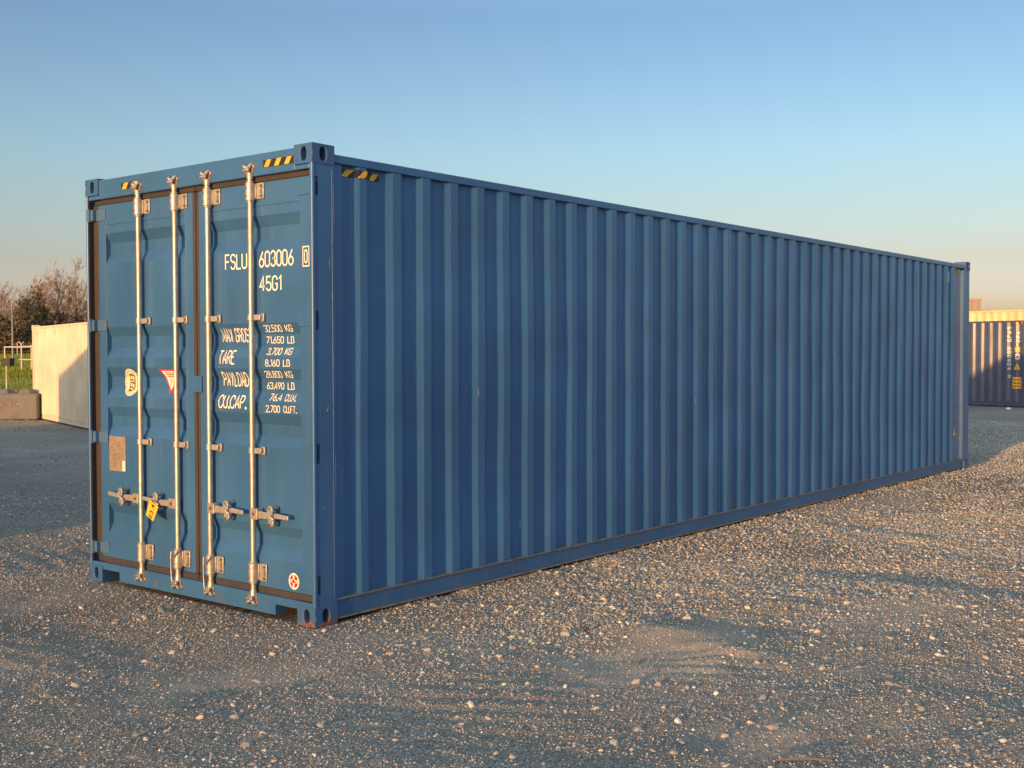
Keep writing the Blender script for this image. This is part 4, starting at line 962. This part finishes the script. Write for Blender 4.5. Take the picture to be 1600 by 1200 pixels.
# dark evergreen shrub trees and scrub in front
def leafy(name, w_, h, n, size, m, seed, trunk=True, mt=None):
    rg = np.random.default_rng(seed); e = empty(name, (0, 0, 0))
    b = MB(); b.tube([(0, 0, -.2), (.05, 0, h*.4), (0, .05, h*.8)], [h*.02, h*.015, .02], 6); b.build('trunk', mt or M['bark'], e)
    cl = rg.random((26, 3)); ctr = np.stack([(cl[:, 0]-.5)*w_*1.5, (cl[:, 1]-.5)*w_*1.5, h*(.12+.78*cl[:, 2])], -1)
    sh = np.sqrt(np.clip(1-(ctr[:, 2]/h-.35)**2/.45, .05, 1)); ctr[:, :2] *= sh[:, None]
    ci = rg.integers(0, 26, n); p = ctr[ci] + rg.normal(0, 1, (n, 3))*np.array([w_*.13, w_*.13, h*.07])
    p[:, 2] = np.clip(p[:, 2], .05, h)
    d1 = rg.normal(0, 1, (n, 3)); d2 = rg.normal(0, 1, (n, 3)); d1 /= np.linalg.norm(d1, axis=1)[:, None]; d2 /= np.linalg.norm(d2, axis=1)[:, None]
    s = size*(.5+rg.random((n, 1)))
    v = np.stack([p-d1*s, p+d1*s, p+d2*s*.9], 1).reshape(-1, 3)
    c = npmesh('crown', v, np.arange(3*n).reshape(-1, 3), m, False); c.parent = e
    return e
ev = leafy('evergreen_tree', 2.5, 7.6, 2600, .18, M['needle'], 3)
for i, (px, dist, ytop) in enumerate(((52, 132, 455), (64, 136, 472), (40, 140, 470))):
    o = ev if i == 0 else copy_tree(ev); p = at(px, dist); z = gz(p); o.location = (p.x, p.y, z); s = (zpx(ytop, dist)-z)/7.4; o.scale = (s*.68, s*.68, s); o.rotation_euler = (0, 0, i*2.1)
    tag(o, ('dark green evergreen tree, largest of the clump before the bare trees', 'dark green evergreen tree just above the corner of the pale container', 'lower dark evergreen tree beside the floodlight pole')[i], 'tree', 'evergreens before the bare trees')
scb = leafy('scrub_bush', 5.5, 3.6, 2600, .20, M['scrub'], 9)
for i, px in enumerate((-50, -28, -8, 8, 24, 40, 56, 74, 92, 110, 128, 146)):
    o = scb if i == 0 else copy_tree(scb); dist = 134+6*((i*7) % 5); p = at(px, dist); z = gz(p); o.location = (p.x, p.y, z-.1); s = .95+.35*((i*5) % 4)/3; o.scale = (1.15*s, 1.15*s, s); o.rotation_euler = (0, 0, i*1.3)
    tag(o, 'brown leafless scrub bush at the foot of the bare trees', 'bush', 'scrub along the back of the meadow')
# far crown and brick chimney on the right
p = at(1560, 210); put_tree(1, p, 0, .78, 1.0, 'small hazy tree peeping over the cream container roof', 'lone far tree')
p = at(1521, 92); hb = zpx(474, 92)
ch = empty('brick_chimney', (p.x, p.y, 0), R(-72), 'brown brick chimney stack rising behind the far corner of the blue container', 'chimney')
b = MB(); b.box(-.55, .48, -.45, .45, 0, hb-.12); b.build('stack', M['brick'], ch)
b = MB(); b.box(-.60, .53, -.50, .50, hb-.12, hb); b.build('coping', M['brick'], ch, bevel=.03)

# small things lying about
b = MB(); b.tube([(0, 0, .008), (.10, .008, .012), (.22, .0, .007)], [.005, .006, .004], 6)
for (px, py, rz, sc, lab) in ((1230, 1178, -52, 1.0, 'straight dry stick lying on the gravel at the bottom right'), (1012, 1030, 10, .6, 'short crooked twig lying on the dusty patch')):
    p = gpt(px, py); z = float(hgt(p.x, p.y))
    o = b.build('dry_stick', M['bark']); o.location = (p.x-.1, p.y, z+.006); o.rotation_euler = (0, 0, R(rz)); o.scale = (sc,)*3; tag(o, lab, 'stick')
M['deadleaf'] = plain('dead_leaf', (.07, .045, .035), .8)
b = MB(); b.add([(-.05, 0, .01), (0, .03, .03), (.06, 0, .05), (0, -.03, .02), (0, 0, .012)], [(0, 4, 1), (1, 4, 2), (2, 4, 3), (3, 4, 0)])
p = gpt(916, 984); o = b.build('dead_leaf', M['deadleaf']); o.scale = (.6, .6, .6); o.location = (p.x, p.y, float(hgt(p.x, p.y))+.004); tag(o, 'curled rusty brown leaf on the gravel before the long side', 'leaf')
b = MB(); b.add([(-.14, -.04, 0), (.14, -.05, .0), (.16, .05, .03), (0, .02, .07), (-.12, .06, .03), (0, -.06, .05)], [(0, 1, 5), (1, 2, 3, 5), (5, 3, 4, 0), (2, 4, 3), (0, 4, 2, 1)])
p = at(1577, 35.6); o = b.build('litter', M['white']); o.location = (p.x, p.y, .0); tag(o, 'scrap of white litter lying at the foot of the navy container', 'litter')
